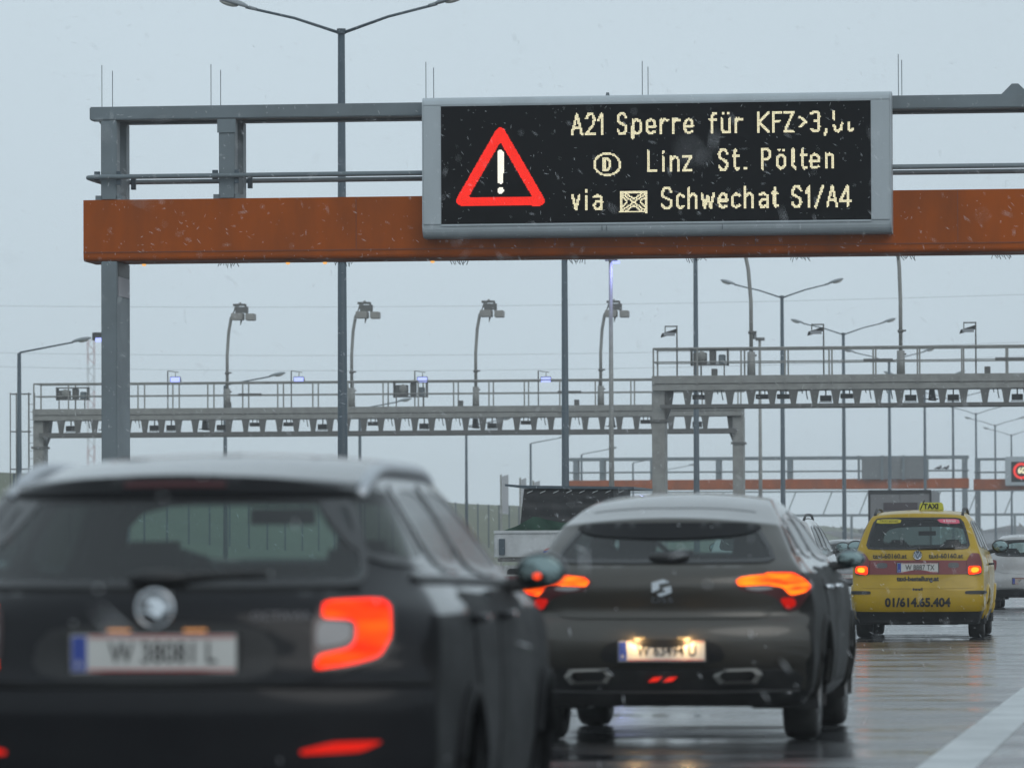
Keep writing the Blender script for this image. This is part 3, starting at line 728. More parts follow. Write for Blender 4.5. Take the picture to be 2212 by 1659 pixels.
for i, (px, ty) in enumerate(((1462, 730), (1779, 726), (2108, 722))):
    p = at(px, 800, BY); small_lamp((p.x, BY + .1, zb(809)), w[i], at(px, ty, BY).z - zb(809), False)

# camera masts with blue lamp
def camera_mast(X, Y, h, label, lit):
    g = empty('camera_mast', (X, Y, 0)); tag(g, label, 'mast', 'pale masts beside the median')
    MB().tube([(0, 0, 0), (0, 0, h * .5), (0, 0, h)], [.105, .08, .06], 10).build('pole', GALV, g, smooth=True)
    MB().box(-.18, .22, -.1, .1, h - .02, h + .12).build('bracket', GALV_D, g)
    MB().box(-.42, -.16, -.15, .25, h + .05, h + .35).build('camera_housing', BLACKP, g, bevel=.02)
    if lit:
        MB().box(.06, .30, -.18, .12, h - .10, h - .03).build('lamp_glass', BLUE_L, g)
        ld = bpy.data.lights.new('lamp_light', 'POINT'); ld.energy = 60; ld.color = (.35, .38, 1.0); ld.shadow_soft_size = .08
        lo = bpy.data.objects.new('lamp_light', ld); COL.objects.link(lo); lo.location = (.34, -.30, h - .18); lo.parent = g
    return g
p = at(1319, 563, 183); camera_mast(p.x, 183, p.z, 'tall pale pole with bluish lamp at its top behind the message sign', True)
p = at(1641, 735, 250); camera_mast(p.x, 250, p.z, 'pale camera pole with dark camera head right of the curved mast', False)
p = at(212, 733, 240)
g = empty('camera_mast', (p.x, 240, 0)); tag(g, 'mast with small blue lamp peeking out left of the gantry column', 'mast')
MB().tube([(0.9, 0, 0), (.9, 0, p.z + .1)], .06, 8).build('pole', GALV, g); MB().tube([(.9, 0, p.z + .1), (-.1, 0, p.z + .2)], .03, 6).build('arm', GALV_D, g)
MB().box(-.25, .3, -.1, .15, p.z - .05, p.z + .3).build('lamp_head', BLACKP, g, bevel=.02); MB().box(-.1, .25, -.14, -.102, p.z - .12, p.z + .06).build('lamp_glass', BLUE_L, g)

# ------------------------------------------------------------------ street lamps
def double_lamp(h=12.2):
    g = empty('street_lamp', (0, 0, 0))
    MB().tube([(0, 0, .06), (0, 0, 1.2), (0, 0, h)], [.125, .115, .075], 14).build('pole', STEEL_D, g, smooth=True)
    MB().tube([(0, 0, h - .05), (0, 0, h + .06)], .095, 12).build('pole_cap', STEEL_D, g)
    MB().box(.095, .13, -.08, .08, .5, 1.1).build('service_door', STEEL_D, g)
    for s in (-1, 1):
        MB().tube([(s * .06, 0, h - .02), (s * 1.0, 0, h + .30), (s * 2.05, 0, h + .55)], [.035, .03, .03], 8).build('arm', STEEL_D, g, smooth=True)
        hd = MB().ball((0, 0, 0), (.36, .13, .085), 14, 8); hd.v = [(x, y, max(z, -.03)) for x, y, z in hd.v]
        Mh = Matrix.Translation((s * 2.33, 0, h + .66)) @ Matrix.Rotation(-s * .30, 4, 'Y')
        hd.box(-s * .42 - .06, -s * .42 + .12, -.04, .04, -.03, .03).xf(Mh)
        hh = hd.build('lamp_head', GALV if False else mat('lamp_head_grey', (.25, .28, .30), .5), g, smooth=True)
        b = MB().ball((s * .08, 0, -.03), (.22, .10, .075), 10, 6); b.v = [(x, y, min(z, -.032)) for x, y, z in b.v]; b.xf(Mh)
        b.build('lamp_bowl', LENS_OFF, g, smooth=True)
    tag(g, 'x', 'street lamp', 'double-arm street lamps along the median')
    return g
DL = double_lamp()
X0 = at(740, 900, 116).x
names = ['nearest double-arm street lamp, its head above the gantry', 'second double-arm street lamp, its thick post below the message sign', 'third median street lamp, dark post crossing the toll gantry corner',
         'double-arm street lamp with both arms clear above the nearer toll gantry', 'double-arm street lamp with one head behind the unlit gantry lamp', 'thin double-arm lamp post crossing the left part of the grey sign backs',
         'thin double-arm lamp post at the right edge of the grey sign backs, above the taxi', 'thin double-arm lamp post above the right edge of the taxi roof', 'hazy double-arm lamp post just right of the far gantry end columns',
         'hazy double-arm lamp post midway between gantry end column and red speed sign', 'hazy double-arm lamp post directly above the red ringed speed sign']
for i in range(11):
    Y = 116 + 41.3 * i
    lab = names[i]
    if i == 0: o = DL; o.location = (X0, Y, 0); o['label'] = lab
    else: o = dup(DL, (X0, Y, 0), lab)
def single_lamp(h=8.5):
    g = empty('street_lamp', (0, 0, 0))
    MB().tube([(0, 0, 0), (0, 0, h)], [.11, .07], 12).build('pole', STEEL_D, g, smooth=True)
    MB().tube([(0, 0, h - .02), (.05, 0, h + .03), (2.0, 0, h + .38)], [.04, .035, .03], 8).build('arm', STEEL_D, g, smooth=True)
    Mh = Matrix.Translation((2.3, 0, h + .46)) @ Matrix.Rotation(-.2, 4, 'Y')
    hd = MB().ball((0, 0, 0), (.38, .13, .09), 14, 8); hd.v = [(x, y, max(z, -.03)) for x, y, z in hd.v]
    hd.xf(Mh).build('lamp_head', MATS['lamp_head_grey'], g, smooth=True)
    b = MB().ball((.08, 0, -.03), (.2, .1, .07), 10, 6); b.v = [(x, y, min(z, -.032)) for x, y, z in b.v]
    b.xf(Mh).build('lamp_bowl', LENS_OFF, g, smooth=True)
    tag(g, 'x', 'street lamp', 'single-arm street lamps beyond the opposite carriageway')
    return g
SL = single_lamp()
w = ['single-arm street lamp at the far left edge', 'single-arm street lamp whose head rises over the toll gantry railing', 'thin single-arm lamp post right of the thick post', 'thin lamp post right of the black car roof',
     'single-arm street lamp left of the second thick post', 'hazy single-arm street lamp behind the far orange gantry', 'fainter single-arm street lamp right of the far gantry upright', 'faintest single-arm street lamp near the gantry column']
for i, (px, Y) in enumerate(((42, 198), (487, 238), (778, 279), (1008, 319), (1147, 369), (1257, 411), (1368, 451), (1440, 490))):
    p = at(px, 1150, Y)
    if i == 0: SL.location = (p.x, Y, 0); SL['label'] = w[0]
    else: dup(SL, (p.x, Y, 0), w[i])

# lattice radio mast, wires on poles
p = at(197, 1000, 420); H = at(197, 728, 420).z
g = empty('radio_mast', (p.x, 420, 5.4)); tag(g, 'faint red and white lattice radio mast in the haze', 'mast')
wh, rd = mat('mast_white', (.55, .55, .56), .7), mat('mast_red', (.48, .30, .30), .7)
hz = H - 5.4
for si in range(6):
    mb = MB(); z0, z1 = hz * si / 6, hz * (si + 1) / 6
    for a, b in ((-.25, -.25), (.25, -.25), (.25, .25), (-.25, .25)):
        mb.tube([(a, b, z0), (a, b, z1)], .028, 4)
    for k in range(4):
        zz0 = z0 + (z1 - z0) * k / 4; zz1 = z0 + (z1 - z0) * (k + 1) / 4; s = 1 if k % 2 else -1
        mb.tube([(-.25 * s, -.25, zz0), (.25 * s, -.25, zz1)], .016, 4).tube([(-.25 * s, .25, zz0), (.25 * s, .25, zz1)], .016, 4)
    mb.build('lattice_section', rd if si % 2 else wh, g)
WIRE = mat('wire_grey', (.12, .12, .13), .6)
yw = 330
for i, (lx, nm) in enumerate(((-95, 'steel power pole beyond the left frame edge holding the wires'), (8.5, 'steel power pole right of the road holding the wires'))):
    zb0 = 5.4 if lx < -60 else 0
    g = empty('power_pole', (lx, yw, zb0)); tag(g, nm, 'pole')
    MB().tube([(0, 0, 0), (0, 0, 17.5 - zb0)], [.2, .12], 8).build('pole', GALV_D, g)
    for z in (16.9, 14.2, 13.6): MB().box(-.1, .1, -1.2, 1.2, z - zb0 - .1, z - zb0).build('crossarm', GALV_D, g)
for i, (z, dy) in enumerate(((16.9, 0), (14.2, -1), (13.6, 1))):
    pts = [(-95 + 103.5 * t, yw + dy, z - 1.3 * 4 * t * (1 - t) * (.7 + .2 * i)) for t in [k / 16 for k in range(17)]]
    tag(MB().tube(pts, .010, 4).build('power_line', WIRE), ('uppermost', 'middle', 'lowest')[i] + ' of three thin power lines sagging across the sky', 'wire', 'power lines')

# fence on the bank
fn = empty('wildlife_fence', (-48, 205, 1.5)); tag(fn, 'wire fence with thin dark posts on the grass bank', 'fence')
tp = None
for i in range(46):
    if tp is None: o = tp = MB().tube([(0, 0, -.3), (0, 0, 3.0)], .05, 5).build('fence_post', STEEL_D, fn)
    else: o = tp.copy(); COL.objects.link(o); o.parent = fn
    o.location = (0, i * 5.6, 0)
for z in (.3, 1.2, 2.1, 2.95):
    MB().tube([(0, 0, z), (0, 45 * 5.6, z)], .008, 4).build('fence_wire', WIRE, fn)

# pale banners left of truck, far truss bridge, far sheds, tree belt
for i, (px, ty, by, wd) in enumerate(((1089, 1029, 1110, 14), (1129, 1036, 1092, 11), (1158, 1042, 1088, 12))):
    Yb = 300; p = at(px, ty, Yb); q = at(px, by, Yb); k = wd / 40
    g = empty('banner_mast', (p.x - k / 2, Yb, 0)); tag(g, ('tallest and leftmost', 'middle', 'rightmost')[i] + ' of three pale banners standing behind the flatbed truck', 'banner', 'banners behind the truck')
    MB().tube([(0, 0, 0), (0, 0, p.z + .1)], .05, 6).build('pole', GALV, g)
    MB().prism([(.06, p.z), (.06 + k, p.z + .1), (.06 + k, q.z), (.06, q.z)], 'y', -.01, .02).build('banner', mat('banner_grey', (.42, .43, .45), .8), g)
br = empty('service_bridge', (-60, 560, 0)); tag(br, 'hazy far overhead structure with slanted struts behind the far gantries', 'bridge')
zt_, zb_ = at(1700, 1062, 560).z, at(1700, 1113, 560).z
MB().box(0, 66, 0, .8, zb_ - .15, zb_ + .1).build('deck', STEEL, br); MB().box(0, 66, 0, .5, zt_ - .08, zt_ + .08).build('top_chord', STEEL, br)
tp = None
for i in range(18):
    if tp is None: o = tp = MB().tube([(0, .3, zb_), (.95, .3, zt_)], .06, 5).build('strut', STEEL, br)
    else: o = tp.copy(); COL.objects.link(o); o.parent = br
    o.location = (i * 3.65, 0, 0)
tp = None
for i in range(9):
    if tp is None: o = tp = MB().box(-.12, .12, 0, .3, 0, zb_ - .151).build('post', STEEL, br)
    else: o = tp.copy(); COL.objects.link(o); o.parent = br
    o.location = (i * 8.2 + .2, 0, 0)
for i, (px, Yb, wd, ht, c) in enumerate(((1700, 800, 13, 3.4, (.40, .33, .31)), (2120, 820, 9, 4.2, (.32, .34, .36)), (1480, 780, 12, 3.2, (.35, .35, .34)))):
    p = at(px, 1190, Yb)
    g = empty('warehouse', (p.x, Yb, 0)); tag(g, ('pale reddish low shed in the haze behind the grey car', 'grey low shed in the haze right of the taxi', 'pale grey low shed in haze behind the dark hatchback')[i], 'building')
    MB().box(0, wd, 0, 12, 0, ht).build('wall', mat('shed_wall_%s' % ('red', 'grey', 'pale')[i], c, .8, var=.1), g)
    MB().prism([(-.3, ht), (wd + .3, ht), (wd / 2, ht + .9)], 'y', -.3, 12.3).build('roof', mat('shed_roof', (.22, .22, .23), .7), g)
    for k in range(4): MB().box(wd * (.1 + .22 * k), wd * (.1 + .22 * k) + 1.2, -.05, -.005, 1.2, 2.4).build('window', SMOKE, g)
mb = MB(); rt = random.Random(5)
for i in range(2600):
    x = rt.uniform(-75, 24); y = 900 + rt.uniform(0, 25); hh = 3.6 + 2.6 * (mnoise.noise(Vector((x * .11, 0, 3))) + .5)
    z = rt.uniform(0, 1) ** .8 * hh; r = rt.uniform(.35, .9); a = rt.uniform(0, 3.1)
    mb.add([(x - r * math.cos(a), y - r * math.sin(a), z - r * .5), (x + r * math.cos(a), y + r * math.sin(a), z - r * .3), (x + rt.uniform(-r, r), y, z + r)], [(0, 1, 2)])
o = mb.build('tree_belt', mat('bare_winter_trees', (.09, .085, .06), .9, var=.3)); tag(o, kind='stuff')

# ------------------------------------------------------------------ CARS
U = [-1, -.94, -.82, -.6, -.3, 0, .3, .6, .82, .94, 1]
V = [0, .012, .04, .09, .16, .24, .32, .40, .48, .56, .63, .70, .76, .82, .88, .93, .97, .99, 1]
Wg = [0, .03, .08, .14, .20, .26, .32, .37, .42, .46, .50, .54, .58, .62, .66, .70, .75, .80, .85, .90, .94, .975, 1]

def body_mesh(sp):
    """box cage bent to the car's profiles, then subdivided"""
    bm = bmesh.new(); nu, nv, nw = len(U), len(V), len(Wg); vd = {}
    L = sp['L']
    def pos(i, j, k):
        u, v, w = U[i], V[j], Wg[k]
        zt = lerp_tab(sp['top'], v * L); z = sp['zb'] + w * (zt - sp['zb'])
        yr = lerp_tab(sp['rear'], z); yf = L - lerp_tab(sp['front'], z)
        c = sp.get('plan', .16)
        yr += c * abs(u) ** 3.2 * (1 + (sp.get('gh', .75) - 1) * min(1, max(0, (z - sp['belt'] + .12) / .15))); yf -= .35 * abs(u) ** 2.6
        y = yr + (yf - yr) * v
        hw = lerp_tab(sp['wid'], z)
        t = y / L
        hw *= 1 - (.055 + sp.get('ghtaper', 0) * min(1, max(0, (z - sp['belt'] + .05) / .12))) * max(0, (.22 - t) / .22) ** 1.6 - .10 * max(0, (t - .78) / .22) ** 2
        z += sp.get('crown', .035) * (1 - u * u) * max(0, (w - .85) / .15) - sp.get('crown', .035) * .3 * max(0, (w - .85) / .15)
        return (u * hw, y, z)
    def vv(i, j, k):
        if (i, j, k) not in vd: vd[(i, j, k)] = bm.verts.new(pos(i, j, k))
        return vd[(i, j, k)]
    def q(a, b, c, d): bm.faces.new((vv(*a), vv(*b), vv(*c), vv(*d)))
    for i in range(nu - 1):
        for k in range(nw - 1):
            q((i, 0, k), (i + 1, 0, k), (i + 1, 0, k + 1), (i, 0, k + 1)); q((i, nv - 1, k), (i, nv - 1, k + 1), (i + 1, nv - 1, k + 1), (i + 1, nv - 1, k))
    for j in range(nv - 1):
        for k in range(nw - 1):
            q((0, j, k), (0, j, k + 1), (0, j + 1, k + 1), (0, j + 1, k)); q((nu - 1, j, k), (nu - 1, j + 1, k), (nu - 1, j + 1, k + 1), (nu - 1, j, k + 1))
    for i in range(nu - 1):
        for j in range(nv - 1):
            q((i, j, 0), (i, j + 1, 0), (i + 1, j + 1, 0), (i + 1, j, 0)); q((i, j, nw - 1), (i + 1, j, nw - 1), (i + 1, j + 1, nw - 1), (i, j + 1, nw - 1))
    me = bpy.data.meshes.new('cage'); bm.to_mesh(me); bm.free()
    o = bpy.data.objects.new('cage', me); COL.objects.link(o)
    md = o.modifiers.new('s', 'SUBSURF'); md.levels = md.render_levels = sp.get('sub', 3)
    dg = bpy.context.evaluated_depsgraph_get(); ev = bpy.data.meshes.new_from_object(o.evaluated_get(dg))
    bpy.data.objects.remove(o); bpy.data.meshes.remove(me)
    return ev

def inpoly(x, y, P):
    c = False; j = len(P) - 1
    for i in range(len(P)):
        if (P[i][1] > y) != (P[j][1] > y) and x < (P[j][0] - P[i][0]) * (y - P[i][1]) / (P[j][1] - P[i][1]) + P[i][0]: c = not c
        j = i
    return c
def chaikin(P, n=2, r=.18):
    for _ in range(n):
        Q = []
        for i in range(len(P)):
            a, b = P[i], P[(i + 1) % len(P)]
            Q.append((a[0] + (b[0] - a[0]) * r, a[1] + (b[1] - a[1]) * r)); Q.append((a[0] + (b[0] - a[0]) * (1 - r), a[1] + (b[1] - a[1]) * (1 - r)))
        P = Q; r = .25
    return P
def densify(P, s):
    Q = []
    for i in range(len(P)):
        a, b = P[i], P[(i + 1) % len(P)]; n = max(1, int(math.hypot(b[0] - a[0], b[1] - a[1]) / s))
        Q += [(a[0] + (b[0] - a[0]) * k / n, a[1] + (b[1] - a[1]) * k / n) for k in range(n)]
    return Q
def inset(P, d):
    n = len(P); A = sum(P[i][0] * P[(i + 1) % n][1] - P[(i + 1) % n][0] * P[i][1] for i in range(n)); sg = 1 if A > 0 else -1
    Q = []
    for i in range(n):
        a, b, c = P[i - 1], P[i], P[(i + 1) % n]
        e1 = Vector((b[0] - a[0], b[1] - a[1])).normalized(); e2 = Vector((c[0] - b[0], c[1] - b[1])).normalized()
        nn = Vector((-(e1.y + e2.y), e1.x + e2.x)) * sg; l = nn.length
        if l < 1e-6: Q.append(b); continue
        nn /= l; m = d / max(.5, nn.dot(Vector((-e1.y, e1.x)) * sg)); Q.append((b[0] + nn.x * m, b[1] + nn.y * m))
    return Q

class Car:
    def __init__(s, sp, name, label, loc, rz=0.0, group=None, cat='car'):
        s.sp = sp; s.root = empty(name, loc, rz); tag(s.root, label, cat, group)
        s.me = body_mesh(sp)
        vs = [v.co.copy() for v in s.me.vertices]; fs = [tuple(p.vertices) for p in s.me.polygons]
        s.bvh = BVHTree.FromPolygons(vs, fs); s.holes = []
    def hit(s, side, a, b):
        if side == 'rear': o, d = Vector((a, -2, b)), Vector((0, 1, 0))
        elif side == 'front': o, d = Vector((a, s.sp['L'] + 2, b)), Vector((0, -1, 0))
        elif side == 'right': o, d = Vector((2, a, b)), Vector((-1, 0, 0))
        elif side == 'left': o, d = Vector((-2, a, b)), Vector((1, 0, 0))
        else: o, d = Vector((a, b, 3)), Vector((0, 0, -1))
        h, n, _, _ = s.bvh.ray_cast(o, d)
        if h is None:
            h, n, _, _ = s.bvh.find_nearest(o + d * 2)
        if n.dot(d) > 0: n = -n
        return h, n
    def patch(s, side, P, name, m, off=.004, parent=None, rnd=2, r=.18, step=.035, skirt=.012, smooth=True, hole=None):
        B = densify(chaikin(P, rnd, r) if rnd else P, step)
        pts = [Vector(p) for p in B]; nb = len(pts)
        xs = [p[0] for p in B]; ys = [p[1] for p in B]; cons = [(i, (i + 1) % nb) for i in range(nb)]
        x = min(xs) + step * .5
        while x < max(xs):
            y = min(ys) + step * .5
            while y < max(ys):
                if inpoly(x, y, B) and min(segd((x, y), B[i], B[(i + 1) % nb]) for i in range(nb)) > step * .35: pts.append(Vector((x, y)))
                y += step
            x += step
        if hole:
            HB = densify(hole, step); b0 = len(pts)
            pts = [p for i, p in enumerate(pts) if i < nb or not inpoly(p[0], p[1], hole)]; b0 = len(pts)
            pts += [Vector(p) for p in HB]; cons += [(b0 + i, b0 + (i + 1) % len(HB)) for i in range(len(HB))]
        vo, eo, fo, *_ = delaunay_2d_cdt(pts, cons, [], 0, 1e-6)
        F_ = []
        for f in fo:
            cx_ = sum(vo[i].x for i in f) / len(f); cy_ = sum(vo[i].y for i in f) / len(f)
            if inpoly(cx_, cy_, B) and not (hole and inpoly(cx_, cy_, hole)): F_.append(tuple(f))
        vs = []; inn = []
        for v in vo:
            h, n = s.hit(side, v.x, v.y); vs.append(h + n * off); inn.append(h - n * skirt)
        bm = bmesh.new(); bv = [bm.verts.new(v) for v in vs]
        for f in F_:
            try: bm.faces.new([bv[i] for i in f])
            except ValueError: pass
        bmesh.ops.recalc_face_normals(bm, faces=bm.faces)
        n0 = s.hit(side, vo[0].x, vo[0].y)[1]
        tot = sum((f.normal for f in bm.faces), Vector())
        if tot.dot(n0) < 0: bmesh.ops.reverse_faces(bm, faces=bm.faces)
        if skirt:
            be = [e for e in bm.edges if len(e.link_faces) == 1]; mp = {}
            idx = {v: i for i, v in enumerate(bv)}
            for e in be:
                q = []
                for v in e.verts:
                    if v not in mp: mp[v] = bm.verts.new(inn[idx[v]])
                try: bm.faces.new((e.verts[0], e.verts[1], mp[e.verts[1]], mp[e.verts[0]]))
                except ValueError: pass
            bmesh.ops.recalc_face_normals(bm, faces=bm.faces)
        for v in list(bm.verts):
            if not v.link_faces: bm.verts.remove(v)
        me = bpy.data.meshes.new(name); bm.to_mesh(me); bm.free(); me.materials.append(m)
        if smooth:
            for p in me.polygons: p.use_smooth = p.area > 0
            try: me.set_sharp_from_angle(angle=math.radians(40))
            except Exception: pass
        o = bpy.data.objects.new(name, me); COL.objects.link(o); o.parent = parent or s.root
        return o
    def window(s, side, P, m=None, frit=.045, name='window', r=.18):
        o = chaikin(P, 2, r); i_ = inset(o, frit)
        g = s.patch(side, o, name, m or (GLASS_S if side in ('left', 'right') and not s.sp.get('clear') else GLASS), .004, rnd=0, skirt=0)
        s.patch(side, o, 'seal', mat('window_frit', (.012, .012, .013), .15, coat=.4), .0075, parent=g, rnd=0, hole=i_, skirt=.012)
        s.holes.append((side, inset(o, .012)))
        return g
    def both(s, fn, *a, **k):
        for sd_, sg in (('right', 1), ('left', -1)): fn(sd_, *a, **k)
    def text(s, side, txt, size, c, m, name='lettering', xs=1.0, off=.006, parent=None, bold=0.0, shear=0.0):
        vs, fs = text_mesh(txt, size, xs, bold=bold, shear=shear); V_ = []
        for a, b in vs:
            h, n = s.hit(side, c[0] + a, c[1] + b); V_.append(h + n * off)
        me = bpy.data.meshes.new(name); me.from_pydata([tuple(v) for v in V_], [], fs); me.materials.append(m)
        o = bpy.data.objects.new(name, me); COL.objects.link(o); o.parent = parent or s.root
        return o
    def finish(s, paint, lower=None, zlow=.3, film=None):
        bm = bmesh.new(); bm.from_mesh(s.me); bm.normal_update(); dele = []
        sp = s.sp
        for f in bm.faces:
            c = f.calc_center_median(); n = f.normal
            for side, P in s.holes:
                if side == 'rear': ok = n.y < -.15 and c.y < sp['L'] * .35; a = [(v.co.x, v.co.z) for v in f.verts]
                elif side == 'front': ok = n.y > .15 and c.y > sp['L'] * .5; a = [(v.co.x, v.co.z) for v in f.verts]
                elif side == 'right': ok = c.x > .3 and n.x > .2; a = [(v.co.y, v.co.z) for v in f.verts]
                else: ok = c.x < -.3 and n.x < -.2; a = [(v.co.y, v.co.z) for v in f.verts]
                if ok and all(inpoly(x, y, P) for x, y in a): dele.append(f); break
            else:
                for wy in sp['axles']:
                    if abs(c.x) > .55 and math.hypot(c.y - wy, c.z - sp['wr']) < sp['wr'] + .035: dele.append(f); break
        bmesh.ops.delete(bm, geom=list(set(dele)), context='FACES')
        me = bpy.data.meshes.new('body'); bm.to_mesh(me); bm.free()
        me.materials.append(paint); me.materials.append(lower or BLACKP); me.materials.append(film or paint)
        for p in me.polygons:
            p.use_smooth = True
            if p.center.z < zlow: p.material_index = 1
            elif abs(p.normal.x) > .5 and p.center.z < sp['belt'] - .03 and p.center.y > .2: p.material_index = 2
        o = bpy.data.objects.new('body', me); COL.objects.link(o); o.parent = s.root
        bpy.data.meshes.remove(s.me)
        # wheels, arches
        wr = sp['wr']; wp = None
        for wy in sp['axles']:
            for sg in (-1, 1):
                x = sg * (lerp_tab(sp['wid'], .45) - .04)
                t = MB().lathe([(-.20, wr * .70), (-.21, wr * .9), (-.19, wr * .98), (-.15, wr), (-.06, wr), (-.02, wr * .98), (0, wr * .9), (-.01, wr * .70), (-.06, wr * .66)], (0, 0, 0), 'x', 36)
                if sg < 0: t.v = [(-a, b, c) for a, b, c in t.v]
                w_ = t.build('wheel', RUBBER, s.root, smooth=True); w_.location = (x, wy, wr)
                rm = MB()
                for k in range(7):
                    an = k * 2 * math.pi / 7; ca, sa = math.cos(an), math.sin(an)
                    for dd in (-.10, .10):
                        rm.tube([(-.035 * sg, ca * wr * .12, sa * wr * .12), (-.02 * sg, math.cos(an + dd) * wr * .66, math.sin(an + dd) * wr * .66)], .018, 5)
                rm.lathe([(-.05 * sg, 0.001), (-.015 * sg, .03), (-.015 * sg, .06), (-.05 * sg, .075)], (0, 0, 0), 'x', 14)
                rm.lathe([(-.18 * sg, wr * .60), (-.03 * sg, wr * .66), (-.005 * sg, wr * .70)], (0, 0, 0), 'x', 28)
                rm.build('rim', RIM, w_, smooth=True)
                MB().lathe([(-.10 * sg, .001), (-.10 * sg, wr * .55)], (0, 0, 0), 'x', 20).build('brake_disc', mat('brake_disc', (.12, .11, .1), .5, .6), w_)
                # arch lip following the body, and dark well
                pts = []
                for k in range(25):
                    an = math.pi * (-.10 + 1.20 * k / 24); yy, zz = wy + (wr + .05) * math.cos(an), wr + (wr + .05) * math.sin(an)
                    if zz < sp['zb'] + .03: continue
                    h, n = s.hit('right' if sg > 0 else 'left', yy, zz); pts.append((h.x, yy, zz))
                MB().tube(pts, .028, 6).build('wheel_arch', film or paint, s.root, smooth=True)
                wl = MB(); vs = []
                for k in range(13):
                    an = math.pi * (-.12 + 1.24 * k / 12)
                    for xx in (.50, lerp_tab(sp['wid'], .5) - .03): vs.append((sg * xx, wy + (wr + .06) * math.cos(an), wr + (wr + .06) * math.sin(an)))
                wl.add(vs, [(2 * k, 2 * k + 1, 2 * k + 3, 2 * k + 2) for k in range(12)] + [tuple(range(0, 26, 2))]).build('wheel_well', BLACKP, s.root)
        # underbody, axle, exhaust box
        L = sp['L']
        MB().box(-.72, .72, .35, L - .4, sp['zb'] + .02, sp['zb'] + .10).box(-.5, .5, sp['axles'][0] - .07, sp['axles'][0] + .07, sp['zb'] - .02, sp['zb'] + .019).build('underbody', BLACKP, s.root)
        # cabin
        zf = sp['belt']
        tub = MB().box(-.70, .70, .5, L * .72, .42, .5).box(-.72, -.70, .5, L * .70, .5, zf - .08).box(.70, .72, .5, L * .70, .5, zf - .08).box(-.66, .66, L * .66, L * .72, .5, zf - .02)
        tub.build('cabin_tub', SEAT, s.root)
        for (yy, xs_, hh) in ((sp.get('seat2', L * .27), (-.42, 0, .42), zf - .06), (sp.get('seat1', L * .52), (-.37, .37), zf + .04)):
            for xx in xs_:
                wv = .20 if len(xs_) == 3 else .24
                st_ = MB().box(xx - wv, xx + wv, yy - .07, yy + .08, .5, hh - .02).build('seat', SEAT, s.root, bevel=.04)
                MB().box(xx - .12, xx + .12, yy - .05, yy + .05, hh + .01, hh + .17).tube([(xx - .06, yy, hh - .05), (xx - .06, yy, hh + .03)], .01, 5).tube([(xx + .06, yy, hh - .05), (xx + .06, yy, hh + .03)], .01, 5).build('headrest', SEAT, st_, bevel=.03)
        sw_ = MB()
        sw_.tube([(-.37 + .18 * math.cos(a * .524), L * .645, zf + .0 + .17 * math.sin(a * .524)) for a in range(13)], .016, 6, cap=False).build('steering_wheel', BLACKP, s.root)
        MB().box(-.12, .12, L * .66, L * .665, zf + .27, zf + .33).build('inner_mirror', BLACKP, s.root)
        return o
    def mirrors(s, y, z, paint, x=None, sz=(.12, .075)):
        for sg in (-1, 1):
            xb = s.hit('right' if sg > 0 else 'left', y, z - .03)[0].x
            xc = xb + sg * (sz[0] + .05)
            m = MB().ball((xc, y + .03, z), (sz[0], .10, sz[1]), 14, 10); m.v = [(a, max(b, y - .02), c) for a, b, c in m.v]
            mm = m.build('wing_mirror', paint, s.root, smooth=True)
            MB().tube([(xb - sg * .03, y + .03, z - sz[1] * .9), (xc, y + .03, z - sz[1] * .6)], .028, 6).build('mirror_arm', BLACKP, mm)
            g = MB().ball((xc, y - .022, z), (sz[0] * .86, .004, sz[1] * .8), 14, 6).build('mirror_glass', mat('mirror_glass', (.25, .32, .32), .05, 1.0), mm, smooth=True)
            if sg > 0 and s.sp.get('mirlamp'): MB().ball((xc - .01, y - .03, z - .02), (.012, .004, .008), 8, 5).build('warning_lamp', RED_L, mm)
    def plate(s, c, txt, lit=False, w=.52, h=.115, sc=1.0, frame=True, base=None):
        hh, n = s.hit('rear', c[0], c[1]); y = hh.y - .012
        for dx in (-w / 2, w / 2):
            for dz in (-h / 2, h / 2): y = min(y, s.hit('rear', c[0] + dx, c[1] + dz)[0].y - .012)
        pl_ = MB().box(c[0] - w / 2 - .01, c[0] + w / 2 + .01, y, y + .03, c[1] - h / 2 - .01, c[1] + h / 2 + .01).build('number_plate', BLACKP, s.root)
        wm = base or (mat('plate_white', (.55, .55, .53), .4, var=.1, vscale=10))
        MB().box(c[0] - w / 2, c[0] + w / 2, y - .003, y - .0005, c[1] - h / 2, c[1] + h / 2).build('plate_face', wm, pl_)
        MB().box(c[0] - w / 2 + .003, c[0] - w / 2 + .05, y - .005, y - .0035, c[1] - h / 2 + .004, c[1] + h / 2 - .004).build('blue_band', mat('plate_blue', (.03, .06, .30), .4), pl_)
        flat_text('band_letter', 'A', .035, wm, pl_, (c[0] - w / 2 + .025, y - .006, c[1] - h * .28))
        rdm = mat('plate_red', (.45, .04, .03), .4)
        MB().box(c[0] - w / 2 + .055, c[0] + w / 2 - .004, y - .0045, y - .0035, c[1] + h / 2 - .010, c[1] + h / 2 - .004).box(c[0] - w / 2 + .055, c[0] + w / 2 - .004, y - .0045, y - .0035, c[1] - h / 2 + .004, c[1] - h / 2 + .010).build('red_stripe', rdm, pl_)
        flat_text('plate_lettering', txt, h * .80, mat('plate_black', (.015, .015, .015), .5), pl_, (c[0] + .03, y - .0055, c[1]), .78, bold=.001)
        return pl_, y
    def roof_rails(s, y0, y1, x, m, r=.016, lift=.05):
        for sg in (-1, 1):
            P = []
            for k in range(13):
                t = k / 12; yy = y0 + (y1 - y0) * t; z = s.hit('top', sg * x, yy)[0].z
                P.append((sg * x, yy, z + lift * min(1, 5 * t, 5 * (1 - t)) - .005))
            MB().tube(P, r, 8).build('roof_rail', m, s.root, smooth=True)

